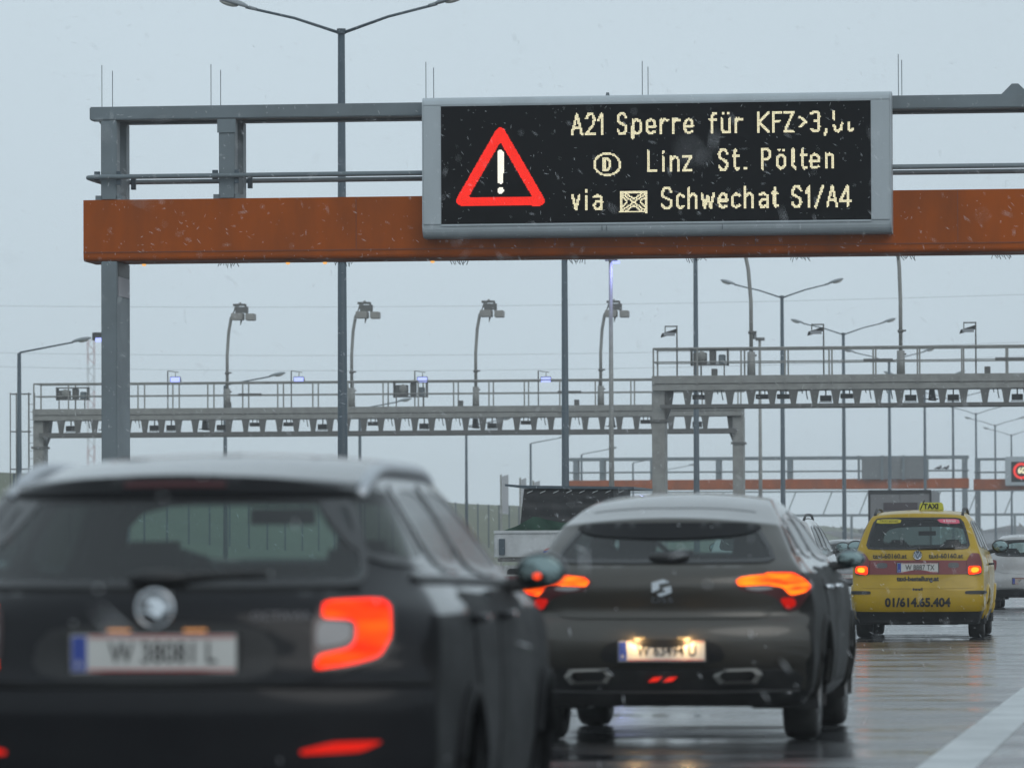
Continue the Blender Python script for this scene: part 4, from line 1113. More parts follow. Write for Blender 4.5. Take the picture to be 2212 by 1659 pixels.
def ribbon(car, side, pts, w, name, m, off=.006, parent=None):
    """thin projected strip along a polyline"""
    P = [Vector(p) for p in pts]; A = []; B = []
    for i, p in enumerate(P):
        t = (P[min(i + 1, len(P) - 1)] - P[max(0, i - 1)]).normalized(); n = Vector((-t.y, t.x)) * w / 2
        A.append(tuple(p + n)); B.append(tuple(p - n))
    return car.patch(side, A + B[::-1], name, m, off, rnd=0, skirt=.004, step=.05, parent=parent)
GAP = mat('panel_gap', (.004, .004, .004), .9)

# ---------- near black estate car
def paintmat(name, col, metal=.3, rough=.38, dirt=(.10, .10, .095), damt=.35, **k):
    return mat(name, col, rough, metal, coat=k.pop('coat', .9), spec=k.pop('spec', .5), dirt=dirt, dscale=1.7, damt=damt, lining=True, bump=.05, bscale=260, **k)
BLK = paintmat('black_metallic_paint', (.005, .005, .007), .0, .35, damt=.10, dirt=(.05, .05, .05), coat=.95, spec=.10, cior=1.28)
sk_ = dict(L=4.66, zb=.20, belt=.98, sub=3, gh=1.7, ghtaper=.06, plan=.20, crown=.03, wr=.325, axles=(.98, 3.68), mirlamp=True,
    top=[(0, 1.375), (.25, 1.40), (.6, 1.43), (1.2, 1.462), (1.8, 1.475), (2.5, 1.45), (2.85, 1.39), (3.6, 1.04), (3.75, 1.0), (4.3, .90), (4.66, .76)],
    rear=[(.2, .16), (.3, .06), (.42, .01), (.60, 0), (.70, -.01), (.73, .0), (.76, .06), (.86, .07), (.97, .08), (1.01, .115), (1.05, .16), (1.20, .34), (1.32, .49), (1.40, .56)],
    front=[(.2, .12), (.4, .02), (.7, 0), (.9, .1), (1.5, .2)],
    wid=[(.2, .80), (.3, .88), (.5, .905), (.75, .905), (.91, .900), (.965, .885), (1.0, .858), (1.04, .822), (1.08, .785), (1.25, .69), (1.36, .62), (1.42, .565), (1.48, .52)])
c = Car(sk_, 'estate_car', 'black estate car with roof rails, glowing C-shaped tail lamp, nearest at lower left', (at(352, 1300, 17.2).x, 17.0, 0), math.radians(1.8))
c.window('rear', [(-.64, 1.035), (.64, 1.035), (.61, 1.16), (.545, 1.328), (-.545, 1.328), (-.61, 1.16)], frit=.022, r=.08)
for sd_ in ('right', 'left'):
    c.window(sd_, [(.42, 1.10), (.88, 1.09), (.94, 1.36), (.75, 1.37), (.58, 1.31)], frit=.03, name='quarter_window')
    c.window(sd_, [(1.00, 1.09), (1.88, 1.07), (1.88, 1.385), (1.02, 1.375)], frit=.03, name='side_window')
    c.window(sd_, [(1.96, 1.07), (3.15, 1.05), (2.72, 1.33), (2.5, 1.375), (1.96, 1.385)], frit=.03, name='side_window')
c.window('front', [(-.68, 1.08), (.68, 1.08), (.56, 1.38), (-.56, 1.38)], GLASS_C, .04, 'windshield')
c.patch('rear', [(-.575, 1.320), (.575, 1.320), (.50, 1.340), (.34, 1.372), (0, 1.385), (-.34, 1.372), (-.50, 1.340)], 'spoiler', mat('gloss_black', (.006, .006, .007), .3, spec=.15), .02, skirt=.02)
ribbon(c, 'rear', [(-.16, 1.350), (0, 1.352), (.16, 1.350)], .014, 'high_brake_lamp', mat('dim_red_lens', (.06, .006, .008), .3), .026)
c.patch('rear', [(-.66, .985), (-.665, .80), (-.50, .74), (.50, .74), (.665, .80), (.66, .985), (.60, 1.02), (-.60, 1.02)], 'tailgate', BLK, .006, r=.12, skirt=.014)
ribbon(c, 'rear', [(-.62, 1.028), (0, 1.03), (.62, 1.028)], .012, 'tailgate_crease', GAP, .003)
c.patch('rear', [(-.36, .93), (.36, .93), (.40, .74), (-.40, .74)], 'plate_recess', mat('recess_black', (.008, .008, .009), .5), .008)
c.patch('rear', [(-.84, .72), (.84, .72), (.86, .45), (-.86, .45)], 'bumper', BLK, .010, r=.1)
c.patch('rear', [(-.82, .43), (.82, .43), (.76, .22), (-.76, .22)], 'bumper_valance', BLACKP, .016, r=.1)
ribbon(c, 'rear', [(-.85, .735), (0, .728), (.85, .735)], .01, 'bumper_gap', GAP, .012)
for sg in (-1, 1):
    lamp = c.patch('rear', [(sg * .49, .995), (sg * .68, .998), (sg * .725, .975), (sg * .735, .88), (sg * .70, .81), (sg * .62, .785), (sg * .49, .77)][::sg], 'tail_lamp', mat('tail_lamp_housing', (.05, .02, .02), .3, coat=.6), .012)
    c.patch('rear', [(sg * .515, .985), (sg * .68, .990), (sg * .712, .970), (sg * .722, .88), (sg * .69, .822), (sg * .61, .797), (sg * .50, .778), (sg * .505, .825), (sg * .60, .845), (sg * .62, .87), (sg * .62, .92), (sg * .60, .935), (sg * .515, .94)][::sg], 'lit_segment', RED_L, .016, parent=lamp, rnd=1, r=.15, step=.02)
    c.patch('rear', [(sg * .50, .93), (sg * .59, .925), (sg * .605, .910), (sg * .602, .875), (sg * .58, .858), (sg * .50, .845)][::sg], 'reversing_lens', mat('grey_reversing_lens', (.20, .20, .21), .3, coat=.5), .018, parent=lamp, step=.02)
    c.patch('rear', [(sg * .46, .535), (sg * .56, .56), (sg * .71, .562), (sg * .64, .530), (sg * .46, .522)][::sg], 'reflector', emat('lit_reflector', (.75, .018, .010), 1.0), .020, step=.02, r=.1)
pw, py = c.plate((0, .835), 'W 38081 L', w=.52, h=.118)
for dx in (-.11, .13): MB().box(dx - .035, dx + .035, py - .002, py + .02, .902, .910).build('plate_lamp', emat('warm_plate_lamp', (1.0, .45, .16), .8), pw)
# emblem: chrome ring with a winged arrow
eh, en = c.hit('rear', 0, .985); ex_, ey, ez = 0.0, eh.y - .02, .975
em = MB().lathe([(-.004, .052), (-.012, .058), (-.004, .064), (.004, .058), (-.004, .052)], (ex_, ey, ez), 'y', 24).build('emblem', CHROME, c.root, smooth=True)
MB().prism([(ex_ - .045, ez - .006), (ex_ - .005, ez - .006), (ex_ - .03, ez + .03), (ex_ + .015, ez + .035), (ex_ + .045, ez + .004), (ex_ + .03, ez - .012), (ex_ + .01, ez - .035), (ex_ - .01, ez - .02)], 'y', ey - .008, ey + .004).build('winged_arrow', CHROME, em)
MB().box(ex_ - .052, ex_ + .052, ey + .002, ey + .010, ez - .052, ez + .05).build('emblem_disc', mat('emblem_grey', (.22, .23, .24), .35, .8), em)
c.text('rear', 'OCTAVIA', .034, (.39, .945), mat('dull_lettering', (.12, .12, .13), .4, .8), 'lettering', 1.25, .010)
# rear wiper
wp = c.hit('rear', -.02, 1.075)[0]
wm = MB().ball((.0, wp.y - .03, 1.07), (.10, .03, .028), 12, 8).build('rear_wiper', BLACKP, c.root, smooth=True)
MB().tube([(.05, wp.y - .035, 1.075), (.34, c.hit('rear', .34, 1.085)[0].y - .03, 1.085)], [.014, .007], 6).build('wiper_blade', BLACKP, wm)
c.roof_rails(.75, 2.85, .565, mat('silver_rail', (.50, .52, .55), .35, .8), .024, .022)
for sd_ in ('right', 'left'):
    for (y0, y1) in ((1.02, 1.93), (1.97, 3.10)):
        d_ = c.patch(sd_, [(y0, 1.02), (y1, 1.0), (y1 + (.05 if y1 > 2 else 0), .45), (y1 - .05, .32), (y0 + (.18 if y0 < 1.5 else 0), .32), (y0 + (.2 if y0 < 1.5 else 0), .72)], 'door', BLK, .005, r=.08, skirt=.012, step=.06)
        h_, n_ = c.hit(sd_, y0 + .14, .93); sg = 1 if sd_ == 'right' else -1
        MB().tube([(h_.x + sg * .012, y0 + .06, .93), (h_.x + sg * .04, y0 + .08, .93), (h_.x + sg * .04, y0 + .24, .93), (h_.x + sg * .012, y0 + .26, .93)], .014, 6).build('door_handle', BLK, d_, smooth=True)
    ribbon(c, sd_, [(.5, 1.058), (2.0, 1.045), (3.1, 1.03)], .018, 'window_trim', BLACKP, .012)
for sg in (-1, 1):
    c.patch('front', [(sg * .45, .74), (sg * .80, .80), (sg * .82, .68), (sg * .5, .62)][::sg], 'headlight', LENS_OFF, .01)
c.patch('front', [(-.42, .74), (.42, .74), (.38, .60), (-.38, .60)], 'grille', BLACKP, .01)
c.mirrors(2.92, 1.08, BLK, sz=(.095, .068))
FILM_B = mat('black_paint_road_film', (.006, .006, .007), .5, spec=.06, dirt=(.035, .035, .036), dscale=2.2, damt=.6, lining=True, stretch=(1, .5, 1.5))
c.finish(BLK, film=FILM_B)
for o_ in c.root.children:
    if o_.name.startswith('door'): o_.data.materials[0] = FILM_B

# ---------- brown-grey hatchback (double exhaust, boomerang lamps)
BRN = paintmat('brown_grey_metallic_paint', (.050, .045, .037), .45, .34, damt=.12, dirt=(.05, .047, .044), coat=.9, cior=1.45)
ds = dict(L=4.53, zb=.22, belt=1.05, sub=3, plan=.22, crown=.045, wr=.345, axles=(.92, 3.65),
    top=[(0, 1.325), (.25, 1.36), (.7, 1.43), (1.3, 1.485), (2.0, 1.505), (2.5, 1.48), (2.9, 1.41), (3.7, 1.06), (3.85, 1.02), (4.25, .92), (4.53, .76)],
    rear=[(.22, .22), (.30, .13), (.42, .06), (.50, .015), (.60, -.01), (.68, .0), (.725, .03), (.75, .085), (.80, .075), (.90, .04), (.97, .035), (1.02, .06), (1.06, .11), (1.09, .16), (1.16, .26), (1.30, .47), (1.36, .53)],
    front=[(.2, .12), (.4, .02), (.7, 0), (.9, .12), (1.5, .2)],
    wid=[(.22, .82), (.3, .90), (.5, .935), (.8, .93), (.98, .90), (1.03, .865), (1.08, .80), (1.2, .735), (1.33, .665), (1.42, .60), (1.5, .52)])
c = Car(ds, 'hatchback_car', 'brown-grey hatchback with slanted lit tail lamps and two chrome exhausts', (at(1440, 1400, 33.5).x, 33.2, 0), math.radians(0.3))
c.window('rear', [(-.67, 1.075), (.67, 1.075), (.64, 1.16), (.53, 1.31), (.44, 1.322), (-.44, 1.322), (-.53, 1.31), (-.64, 1.16)], frit=.025, r=.12)
c.patch('rear', [(-.58, 1.285), (-.44, 1.235), (0, 1.215), (.44, 1.235), (.58, 1.285), (.50, 1.318), (-.50, 1.318)], 'spoiler_shade', MATS['gloss_black'], .012, rnd=2, r=.22)
for sd_ in ('right', 'left'):
    c.window(sd_, [(.50, 1.14), (.98, 1.12), (1.02, 1.33), (.80, 1.31)], frit=.03, name='quarter_window')
    c.window(sd_, [(1.06, 1.12), (1.90, 1.10), (1.90, 1.40), (1.10, 1.36)], frit=.03, name='side_window')
    c.window(sd_, [(1.97, 1.10), (3.25, 1.08), (2.75, 1.34), (2.5, 1.40), (1.97, 1.41)], frit=.03, name='side_window')
c.window('front', [(-.70, 1.10), (.70, 1.10), (.56, 1.40), (-.56, 1.40)], GLASS_C, .04, 'windshield')
c.patch('rear', [(-.60, 1.06), (.60, 1.06), (.66, 1.0), (.68, .80), (.60, .745), (-.60, .745), (-.68, .80), (-.66, 1.0)], 'tailgate', BRN, .007, r=.12, skirt=.014)
c.patch('rear', [(-.86, .72), (0, .735), (.86, .72), (.88, .55), (.84, .47), (-.84, .47), (-.88, .55)], 'bumper', BRN, .010, r=.1)
c.patch('rear', [(-.33, .625), (.33, .625), (.40, .48), (-.40, .48)], 'plate_recess', MATS['recess_black'], .012)
c.patch('rear', [(-.84, .45), (.84, .45), (.80, .30), (.66, .235), (-.66, .235), (-.80, .30)], 'bumper_valance', BLACKP, .018, r=.12)
ribbon(c, 'rear', [(-.80, .325), (-.3, .318), (.3, .318), (.80, .325)], .012, 'valance_trim', mat('dull_chrome', (.3, .3, .3), .35, .9), .022)
for sg in (-1, 1):
    lamp = c.patch('rear', [(sg * .42, .97), (sg * .46, 1.0), (sg * .62, 1.022), (sg * .78, 1.02), (sg * .87, .98), (sg * .885, .92), (sg * .80, .80), (sg * .74, .775), (sg * .68, .87), (sg * .60, .90), (sg * .46, .915)][::sg], 'tail_lamp', mat('deep_red_lens', (.07, .006, .008), .3, coat=.5), .011)
    c.patch('rear', [(sg * .44, .970), (sg * .47, .990), (sg * .61, 1.003), (sg * .62, 1.012), (sg * .77, 1.012), (sg * .84, .975), (sg * .87, .935), (sg * .84, .905), (sg * .76, .885), (sg * .71, .935), (sg * .62, .948), (sg * .46, .942)][::sg], 'lit_segment', ORG_L, .016, parent=lamp, rnd=1, r=.12, step=.02)
    c.patch('rear', [(sg * .47, .937), (sg * .63, .940), (sg * .67, .925), (sg * .55, .912)][::sg], 'reversing_lens', mat('pale_reversing_lens', (.33, .31, .32), .3, coat=.5), .016, parent=lamp, step=.02, r=.25)
    c.patch('rear', [(sg * .69, .87), (sg * .775, .875), (sg * .79, .83), (sg * .735, .80)][::sg], 'lit_segment', DRED_L, .016, parent=lamp, rnd=1, r=.2, step=.02)
    # exhaust: hexagonal chrome finisher with dark throat
    xx = sg * .45; hh = c.hit('rear', xx, .40)[0].y
    po = [(xx - .15, .40), (xx - .115, .445), (xx + .115, .452), (xx + .15, .415), (xx + .11, .357), (xx - .11, .352)]
    pi_ = [(xx + (a - xx) * .74, .402 + (b - .402) * .62) for a, b in po]
    nn = 6
    ex_o = MB().add([(a, hh - .05, b) for a, b in po] + [(a, hh - .055, b) for a, b in pi_] + [(a, hh + .05, b) for a, b in pi_] + [(a, hh + .05, b) for a, b in po],
        [(i, (i + 1) % nn, (i + 1) % nn + nn, i + nn) for i in range(nn)] + [(i + nn, (i + 1) % nn + nn, (i + 1) % nn + 2 * nn, i + 2 * nn) for i in range(nn)] + [(i, i + 3 * nn, (i + 1) % nn + 3 * nn, (i + 1) % nn) for i in range(nn)]).build('exhaust', mat('worn_chrome', (.17, .165, .155), .3, .95), c.root)
    MB().add([(a, hh - .0, b) for a, b in pi_], [tuple(range(6))]).build('exhaust_throat', GAP, ex_o)
for dx in (-.045, .045):
    x = dx; hh = c.hit('rear', x, .385)[0].y
    MB().prism([(x - .045, .368), (x + .01, .372), (x + .045, .400), (x - .01, .396)], 'y', hh - .035, hh - .01).build('fog_lamp', emat('fog_red', (.85, .025, .012), 1.0), c.root)
pw, py = c.plate((0, .555), 'W 63494 U', w=.52, h=.12)
for dx in (-.13, .13): MB().box(dx - .03, dx + .03, py - .06, py + .01, .630, .638).build('plate_lamp', emat('plate_lamp_glow', (1.0, .62, .25), .9), pw)
for dx in (-.15, .15):
    ld = bpy.data.lights.new('plate_light', 'POINT'); ld.energy = 2.0; ld.color = (1.0, .62, .26); ld.shadow_soft_size = .02
    lo = bpy.data.objects.new('plate_light', ld); COL.objects.link(lo); lo.location = (dx, py - .045, .6245); lo.parent = pw
# double chevron emblem
eh = c.hit('rear', 0, .945)[0].y - .018
em = MB().prism([(-.06, .905), (-.06, .965), (.01, .985), (.05, .965), (-.015, .955), (-.015, .925)], 'y', eh - .006, eh + .008).build('emblem', CHROME, c.root)
MB().prism([(.0, .930), (.055, .945), (.06, .905), (-.01, .880), (-.03, .895), (.025, .910)], 'y', eh - .006, eh + .008).build('emblem_lower', CHROME, em)
c.text('rear', 'DS5', .045, (0, .862), CHROME, 'lettering', 1.8, .012)
wp = c.hit('rear', 0, 1.12)[0]
MB().ball((.03, wp.y - .03, 1.118), (.125, .035, .030), 12, 8).build('rear_wiper', BLACKP, c.root, smooth=True)
ribbon(c, 'top', [(-.50, .95), (0, .88), (.50, .95)], .012, 'roof_gap', GAP, .002)
for sd_ in ('right', 'left'):
    for (y0, y1) in ((1.05, 1.93), (1.96, 3.15)):
        d_ = c.patch(sd_, [(y0, 1.06), (y1, 1.04), (y1 + (.05 if y1 > 2 else 0), .48), (y1 - .05, .34), (y0 + (.16 if y0 < 1.5 else 0), .34), (y0 + (.2 if y0 < 1.5 else 0), .74)], 'door', BRN, .005, r=.08, skirt=.012, step=.06)
        h_, n_ = c.hit(sd_, y0 + .14, .93); sg = 1 if sd_ == 'right' else -1
        MB().tube([(h_.x + sg * .01, y0 + .06, .93), (h_.x + sg * .04, y0 + .08, .93), (h_.x + sg * .04, y0 + .24, .93), (h_.x + sg * .01, y0 + .26, .93)], .014, 6).build('door_handle', CHROME, d_, smooth=True)
for sg in (-1, 1): c.patch('front', [(sg * .45, .78), (sg * .80, .84), (sg * .82, .72), (sg * .5, .66)][::sg], 'headlight', LENS_OFF, .01)
c.patch('front', [(-.42, .74), (.42, .74), (.38, .58), (-.38, .58)], 'grille', BLACKP, .01)
c.mirrors(2.95, 1.10, mat('teal_black_mirror', (.02, .045, .055), .3, coat=.7), sz=(.095, .06))
FILM_G = mat('brown_paint_road_film', (.012, .012, .011), .5, spec=.08, dirt=(.07, .07, .07), dscale=2.5, damt=.6, lining=True, stretch=(1, .5, 1.5))
c.finish(BRN, zlow=.32, film=FILM_G)
for o_ in c.root.children:
    if o_.name.startswith('door'): o_.data.materials[0] = FILM_G

# ---------- yellow taxi van
YEL = paintmat('taxi_yellow_paint', (.42, .27, .004), 0, .4, dirt=(.17, .12, .03), damt=.5, coat=.5, spec=.3)
mv = dict(L=4.62, zb=.19, belt=1.10, sub=3, plan=.17, crown=.035, wr=.32, axles=(.90, 3.75),
    top=[(0, 1.63), (.25, 1.66), (1.0, 1.685), (2.0, 1.69), (2.6, 1.64), (3.0, 1.52), (3.8, 1.14), (3.9, 1.10), (4.4, .92), (4.62, .8)],
    rear=[(.25, .12), (.35, .03), (.45, 0), (.62, .0), (.70, .03), (.80, .06), (1.0, .08), (1.13, .10), (1.2, .13), (1.4, .23), (1.58, .33), (1.68, .38)],
    front=[(.2, .12), (.4, .02), (.7, 0), (.9, .12), (1.7, .2)],
    wid=[(.25, .82), (.35, .88), (.6, .905), (.95, .90), (1.08, .87), (1.15, .845), (1.4, .75), (1.58, .665), (1.66, .60), (1.72, .55)])
def van(name, label, loc, rz, paint, spec=mv, **k):
    c = Car(spec, name, label, loc, rz, **k)
    c.window('rear', [(-.70, 1.17), (.70, 1.17), (.65, 1.38), (.575, 1.60), (-.575, 1.60), (-.65, 1.38)], frit=.03, r=.1)
    for sd_ in ('right', 'left'):
        c.window(sd_, [(.40, 1.20), (1.15, 1.18), (1.15, 1.56), (.62, 1.55)], frit=.03, name='quarter_window')
        c.window(sd_, [(1.22, 1.18), (2.05, 1.16), (2.05, 1.57), (1.22, 1.57)], frit=.03, name='side_window')
        c.window(sd_, [(2.12, 1.16), (3.35, 1.14), (2.85, 1.48), (2.6, 1.56), (2.12, 1.57)], frit=.03, name='side_window')
        for (y0, y1) in ((1.2, 2.07), (2.1, 3.2)):
            d_ = c.patch(sd_, [(y0, 1.12), (y1, 1.1), (y1, .42), (y0 + (.1 if y0 < 1.5 else 0), .42)], 'door', paint, .005, r=.08, skirt=.012, step=.08)
            h_, n_ = c.hit(sd_, y0 + .14, .98); sg = 1 if sd_ == 'right' else -1
            MB().tube([(h_.x + sg * .01, y0 + .06, .98), (h_.x + sg * .04, y0 + .08, .98), (h_.x + sg * .04, y0 + .24, .98), (h_.x + sg * .01, y0 + .26, .98)], .014, 6).build('door_handle', BLACKP, d_, smooth=True)
    c.window('front', [(-.70, 1.20), (.70, 1.20), (.58, 1.54), (-.58, 1.54)], GLASS_C, .04, 'windshield')
    c.patch('rear', [(-.76, 1.14), (.76, 1.14), (.79, .95), (.76, .66), (-.76, .66), (-.79, .95)], 'tailgate', paint, .006, r=.06, skirt=.014)
    c.patch('rear', [(-.87, .63), (.87, .63), (.88, .42), (.84, .36), (-.84, .36), (-.88, .42)], 'bumper', paint, .014, r=.1)
    c.patch('rear', [(-.84, .355), (.84, .355), (.80, .21), (-.80, .21)], 'bumper_valance', BLACKP, .012, r=.06)
    for sg in (-1, 1):
        c.patch('front', [(sg * .45, .78), (sg * .80, .84), (sg * .82, .72), (sg * .5, .66)][::sg], 'headlight', LENS_OFF, .01)
    c.mirrors(3.25, 1.22, BLACKP, sz=(.12, .09))
    c.roof_rails(.5, 2.7, .58, BLACKP, .020, .06)
    return c
c = van('taxi', 'yellow taxi van with roof sign and lit right tail lamp', (at(1985, 1200, 74).x, 73.6, 0), 0.006, YEL)
ribb = c.patch('rear', [(-.64, 1.035), (.80, 1.03), (.80, .845), (-.80, .845), (-.80, 1.0), (-.72, 1.035)][::-1], 'light_band', REDLENS, .012, r=.05)
for sg in (-1, 1):
    lm = c.patch('rear', [(sg * .64, 1.03), (sg * .70, 1.125), (sg * .80, 1.12), (sg * .835, .99), (sg * .83, .84), (sg * .64, .84)][::sg], 'tail_lamp', REDLENS, .022, r=.12)
    c.patch('rear', [(sg * .66, .955), (sg * .81, .955), (sg * .825, .865), (sg * .66, .835)][::sg], 'lit_segment', RED_L, .028, parent=lm, r=.15, step=.02)
    c.patch('rear', [(sg * .695, .935), (sg * .79, .935), (sg * .79, .875), (sg * .695, .865)][::sg], 'lit_core', YEL_L, .032, parent=lm, r=.25, step=.02)
    c.patch('rear', [(sg * .40, 1.0), (sg * .54, 1.0), (sg * .54, .93), (sg * .40, .93)][::sg], 'reversing_lens', SMOKE, .018, parent=ribb, r=.2)
    c.patch('rear', [(sg * .62, .625), (sg * .88, .63), (sg * .88, .585), (sg * .62, .585)][::sg], 'bumper_pad', BLACKP, .024, r=.1)
pw, _ = c.plate((0, .935), 'W 8887 TX', w=.54, h=.125)
ink = mat('black_lettering', (.012, .012, .012), .5)
c.text('rear', 'taxi-60160.at', .085, (-.37, 1.085), ink, 'lettering', 1.0, .012, bold=.002)
c.text('rear', 'taxi-60160.at', .085, (.37, 1.085), ink, 'lettering', 1.0, .012, bold=.002)
c.text('rear', 'taxi-bestellung.at', .085, (0, .785), ink, 'lettering', .95, .012, bold=.004)
c.text('rear', 'taxi', .07, (0, .645), ink, 'lettering', 1.3, .012, bold=.003)
c.text('rear', '01/614.65.404', .15, (0, .475), ink, 'lettering', 1.0, .022, bold=.006)
eh = c.hit('rear', 0, 1.11)[0].y - .02
em = MB().lathe([(-.01, .001), (-.01, .052)], (0, eh, 1.10), 'y', 18).build('emblem', mat('emblem_blue_grey', (.16, .2, .26), .4, .3), c.root)
MB().lathe([(-.02, .048), (-.026, .056), (-.01, .064), (-.01, .048)], (0, eh, 1.10), 'y', 20).build('emblem_ring', CHROME, em)
for st_ in ([(-.032, 1.145), (0, 1.09), (.032, 1.145)], [(-.045, 1.115), (-.02, 1.055), (0, 1.095), (.02, 1.055), (.045, 1.115)]):
    MB().tube([(a, eh - .022, b) for a, b in st_], .006, 5).build('emblem_letter', CHROME, em)
s1 = c.patch('rear', [(-.54, 1.575), (-.22, 1.575), (-.24, 1.52), (-.56, 1.52)], 'sticker', mat('yellow_sticker', (.5, .42, .03), .5), .010, rnd=1)
s2 = c.patch('rear', [(.24, 1.575), (.53, 1.575), (.55, 1.51), (.30, 1.52)], 'sticker', mat('pink_sticker', (.6, .10, .16), .5), .010, rnd=1)
c.text('rear', 'TAXI 60160', .05, (-.39, 1.547), ink, 'sticker_lettering', 1.0, .014, s1); c.text('rear', '4 fahren', .05, (.41, 1.547), mat('white_ink', (.7, .7, .7), .5), 'sticker_lettering', 1.0, .014, s2)
zz = c.hit('top', .1, 1.6)[0].z
rs = MB().prism([(-.05, zz - .01), (.29, zz - .01), (.27, zz + .10), (-.03, zz + .10)], 'y', 1.55, 1.72).build('roof_sign', mat('roof_sign_yellow', (.50, .50, .05), .4), c.root, bevel=.012)
flat_text('sign_lettering', 'TAXI', .095, ink, rs, (.12, 1.544, zz + .045), .95, bold=.004)
MB().tube([(0, 1.0, zz), (.06, .85, zz + .12)], .008, 5).build('aerial', BLACKP, c.root)
wp = c.hit('rear', 0, 1.2)[0]
MB().tube([(.0, wp.y - .02, 1.19), (.5, wp.y - .01, 1.20)], [.02, .01], 6).build('rear_wiper', BLACKP, c.root)
c.finish(YEL, zlow=.36)

# ---------- white van ahead of the dark hatchback (left lane)
WHT = paintmat('white_paint', (.55, .56, .57), 0, .35, damt=.3)
c = van('passenger_van', 'white passenger van half hidden behind the brown-grey hatchback', (at(1777, 1180, 84).x - .90, 84, 0), 0.0, WHT)
for sg in (-1, 1): c.patch('rear', [(sg * .70, 1.10), (sg * .82, 1.10), (sg * .85, .80), (sg * .70, .80)][::sg], 'tail_lamp', REDLENS, .014)
c.plate((0, .8), 'W 4102 B'); c.finish(WHT, zlow=.36)

# ---------- silver-white small hatchback at right edge
SIL = paintmat('silver_white_paint', (.40, .40, .40), .3, .38, dirt=(.16, .14, .13), damt=.55)
sm = dict(L=3.9, zb=.24, belt=1.0, sub=3, plan=.18, crown=.04, wr=.30, axles=(.72, 3.15),
    top=[(0, 1.41), (.3, 1.45), (1.0, 1.475), (1.6, 1.47), (2.1, 1.42), (2.9, 1.05), (3.1, 1.0), (3.6, .88), (3.9, .74)],
    rear=[(.24, .12), (.35, .02), (.5, 0), (.64, .01), (.70, .06), (.9, .08), (1.0, .10), (1.05, .13), (1.25, .25), (1.4, .34), (1.48, .38)],
    front=[(.2, .1), (.4, .02), (.7, 0), (.9, .1), (1.5, .2)],
    wid=[(.24, .76), (.35, .82), (.6, .84), (.9, .83), (1.0, .79), (1.2, .72), (1.35, .66), (1.42, .60), (1.5, .52)])
c = Car(sm, 'hatchback_car', 'small dirty silver-white hatchback cut off by the right frame edge', (at(2222, 1200, 112).x, 111.5, 0), 0)
c.window('rear', [(-.68, 1.04), (.68, 1.04), (.64, 1.2), (.56, 1.38), (-.56, 1.38), (-.64, 1.2)], GLASS_C, frit=.035)
for sd_ in ('right', 'left'):
    c.window(sd_, [(.75, 1.08), (1.5, 1.06), (1.5, 1.38), (.9, 1.37)], frit=.03, name='side_window'); c.window(sd_, [(1.56, 1.06), (2.6, 1.04), (2.1, 1.34), (1.56, 1.38)], frit=.03, name='side_window')
c.window('front', [(-.62, 1.08), (.62, 1.08), (.52, 1.38), (-.52, 1.38)], GLASS_C, .04, 'windshield')
c.patch('rear', [(-.66, 1.0), (.66, 1.0), (.66, .70), (-.66, .70)], 'tailgate', SIL, .006)
c.patch('rear', [(-.80, .66), (.80, .66), (.80, .42), (-.80, .42)], 'bumper', SIL, .02)
c.patch('rear', [(-.78, .40), (.78, .40), (.70, .26), (-.70, .26)], 'bumper_valance', BLACKP, .02)
for sg in (-1, 1): c.patch('rear', [(sg * .62, .98), (sg * .77, .98), (sg * .80, .78), (sg * .64, .76)][::sg], 'tail_lamp', REDLENS, .014)
c.patch('rear', [(-.08, .88), (0, .95), (.08, .88), (0, .80)], 'emblem', mat('dark_chrome', (.12, .12, .13), .3, .8), .02)
c.plate((-.05, .555), 'W 21854 K', base=mat('plate_dirty', (.38, .31, .27), .5))
zz = c.hit('top', 0, 1.0)[0].z; MB().tube([(0, .6, zz - .03), (.05, .45, zz + .2)], [.012, .006], 5).build('aerial', BLACKP, c.root)
c.mirrors(2.55, 1.08, BLACKP, sz=(.1, .07)); c.finish(SIL, zlow=.3)

# ---------- grey saloon in haze between hatchback and taxi
GRY = paintmat('hazy_grey_paint', (.22, .23, .24), .3, .4)
c = Car(dict(sm, sub=2), 'hatchback_car', 'distant grey car in the haze left of the taxi', (at(1822, 1180, 150).x, 150, 0), 0)
c.window('rear', [(-.62, 1.04), (.62, 1.04), (.52, 1.38), (-.52, 1.38)], GLASS, frit=.05)
for sd_ in ('right', 'left'): c.window(sd_, [(.85, 1.08), (2.4, 1.06), (2.0, 1.34), (1.0, 1.37)], frit=.05, name='side_window')
for sg in (-1, 1): c.patch('rear', [(sg * .62, .98), (sg * .77, .98), (sg * .80, .78), (sg * .64, .76)][::sg], 'tail_lamp', REDLENS, .014)
c.plate((0, .5), 'W 5512 D'); c.mirrors(2.5, 1.06, BLACKP, sz=(.1, .07)); c.finish(GRY)

# ------------------------------------------------------------------ trucks
def wheels_for(g, xs, ys, r):
    for yy in ys:
        for x in xs:
            s = 1 if x > 0 else -1
            w_ = MB().lathe([(-.14, r * .6), (-.14, r * .95), (-.1, r), (.1, r), (.14, r * .95), (.14, r * .6), (.05, r * .5), (.05, .001)], (0, 0, 0), 'x', 28).build('wheel', RUBBER, g, smooth=True); w_.location = (x, yy, r)
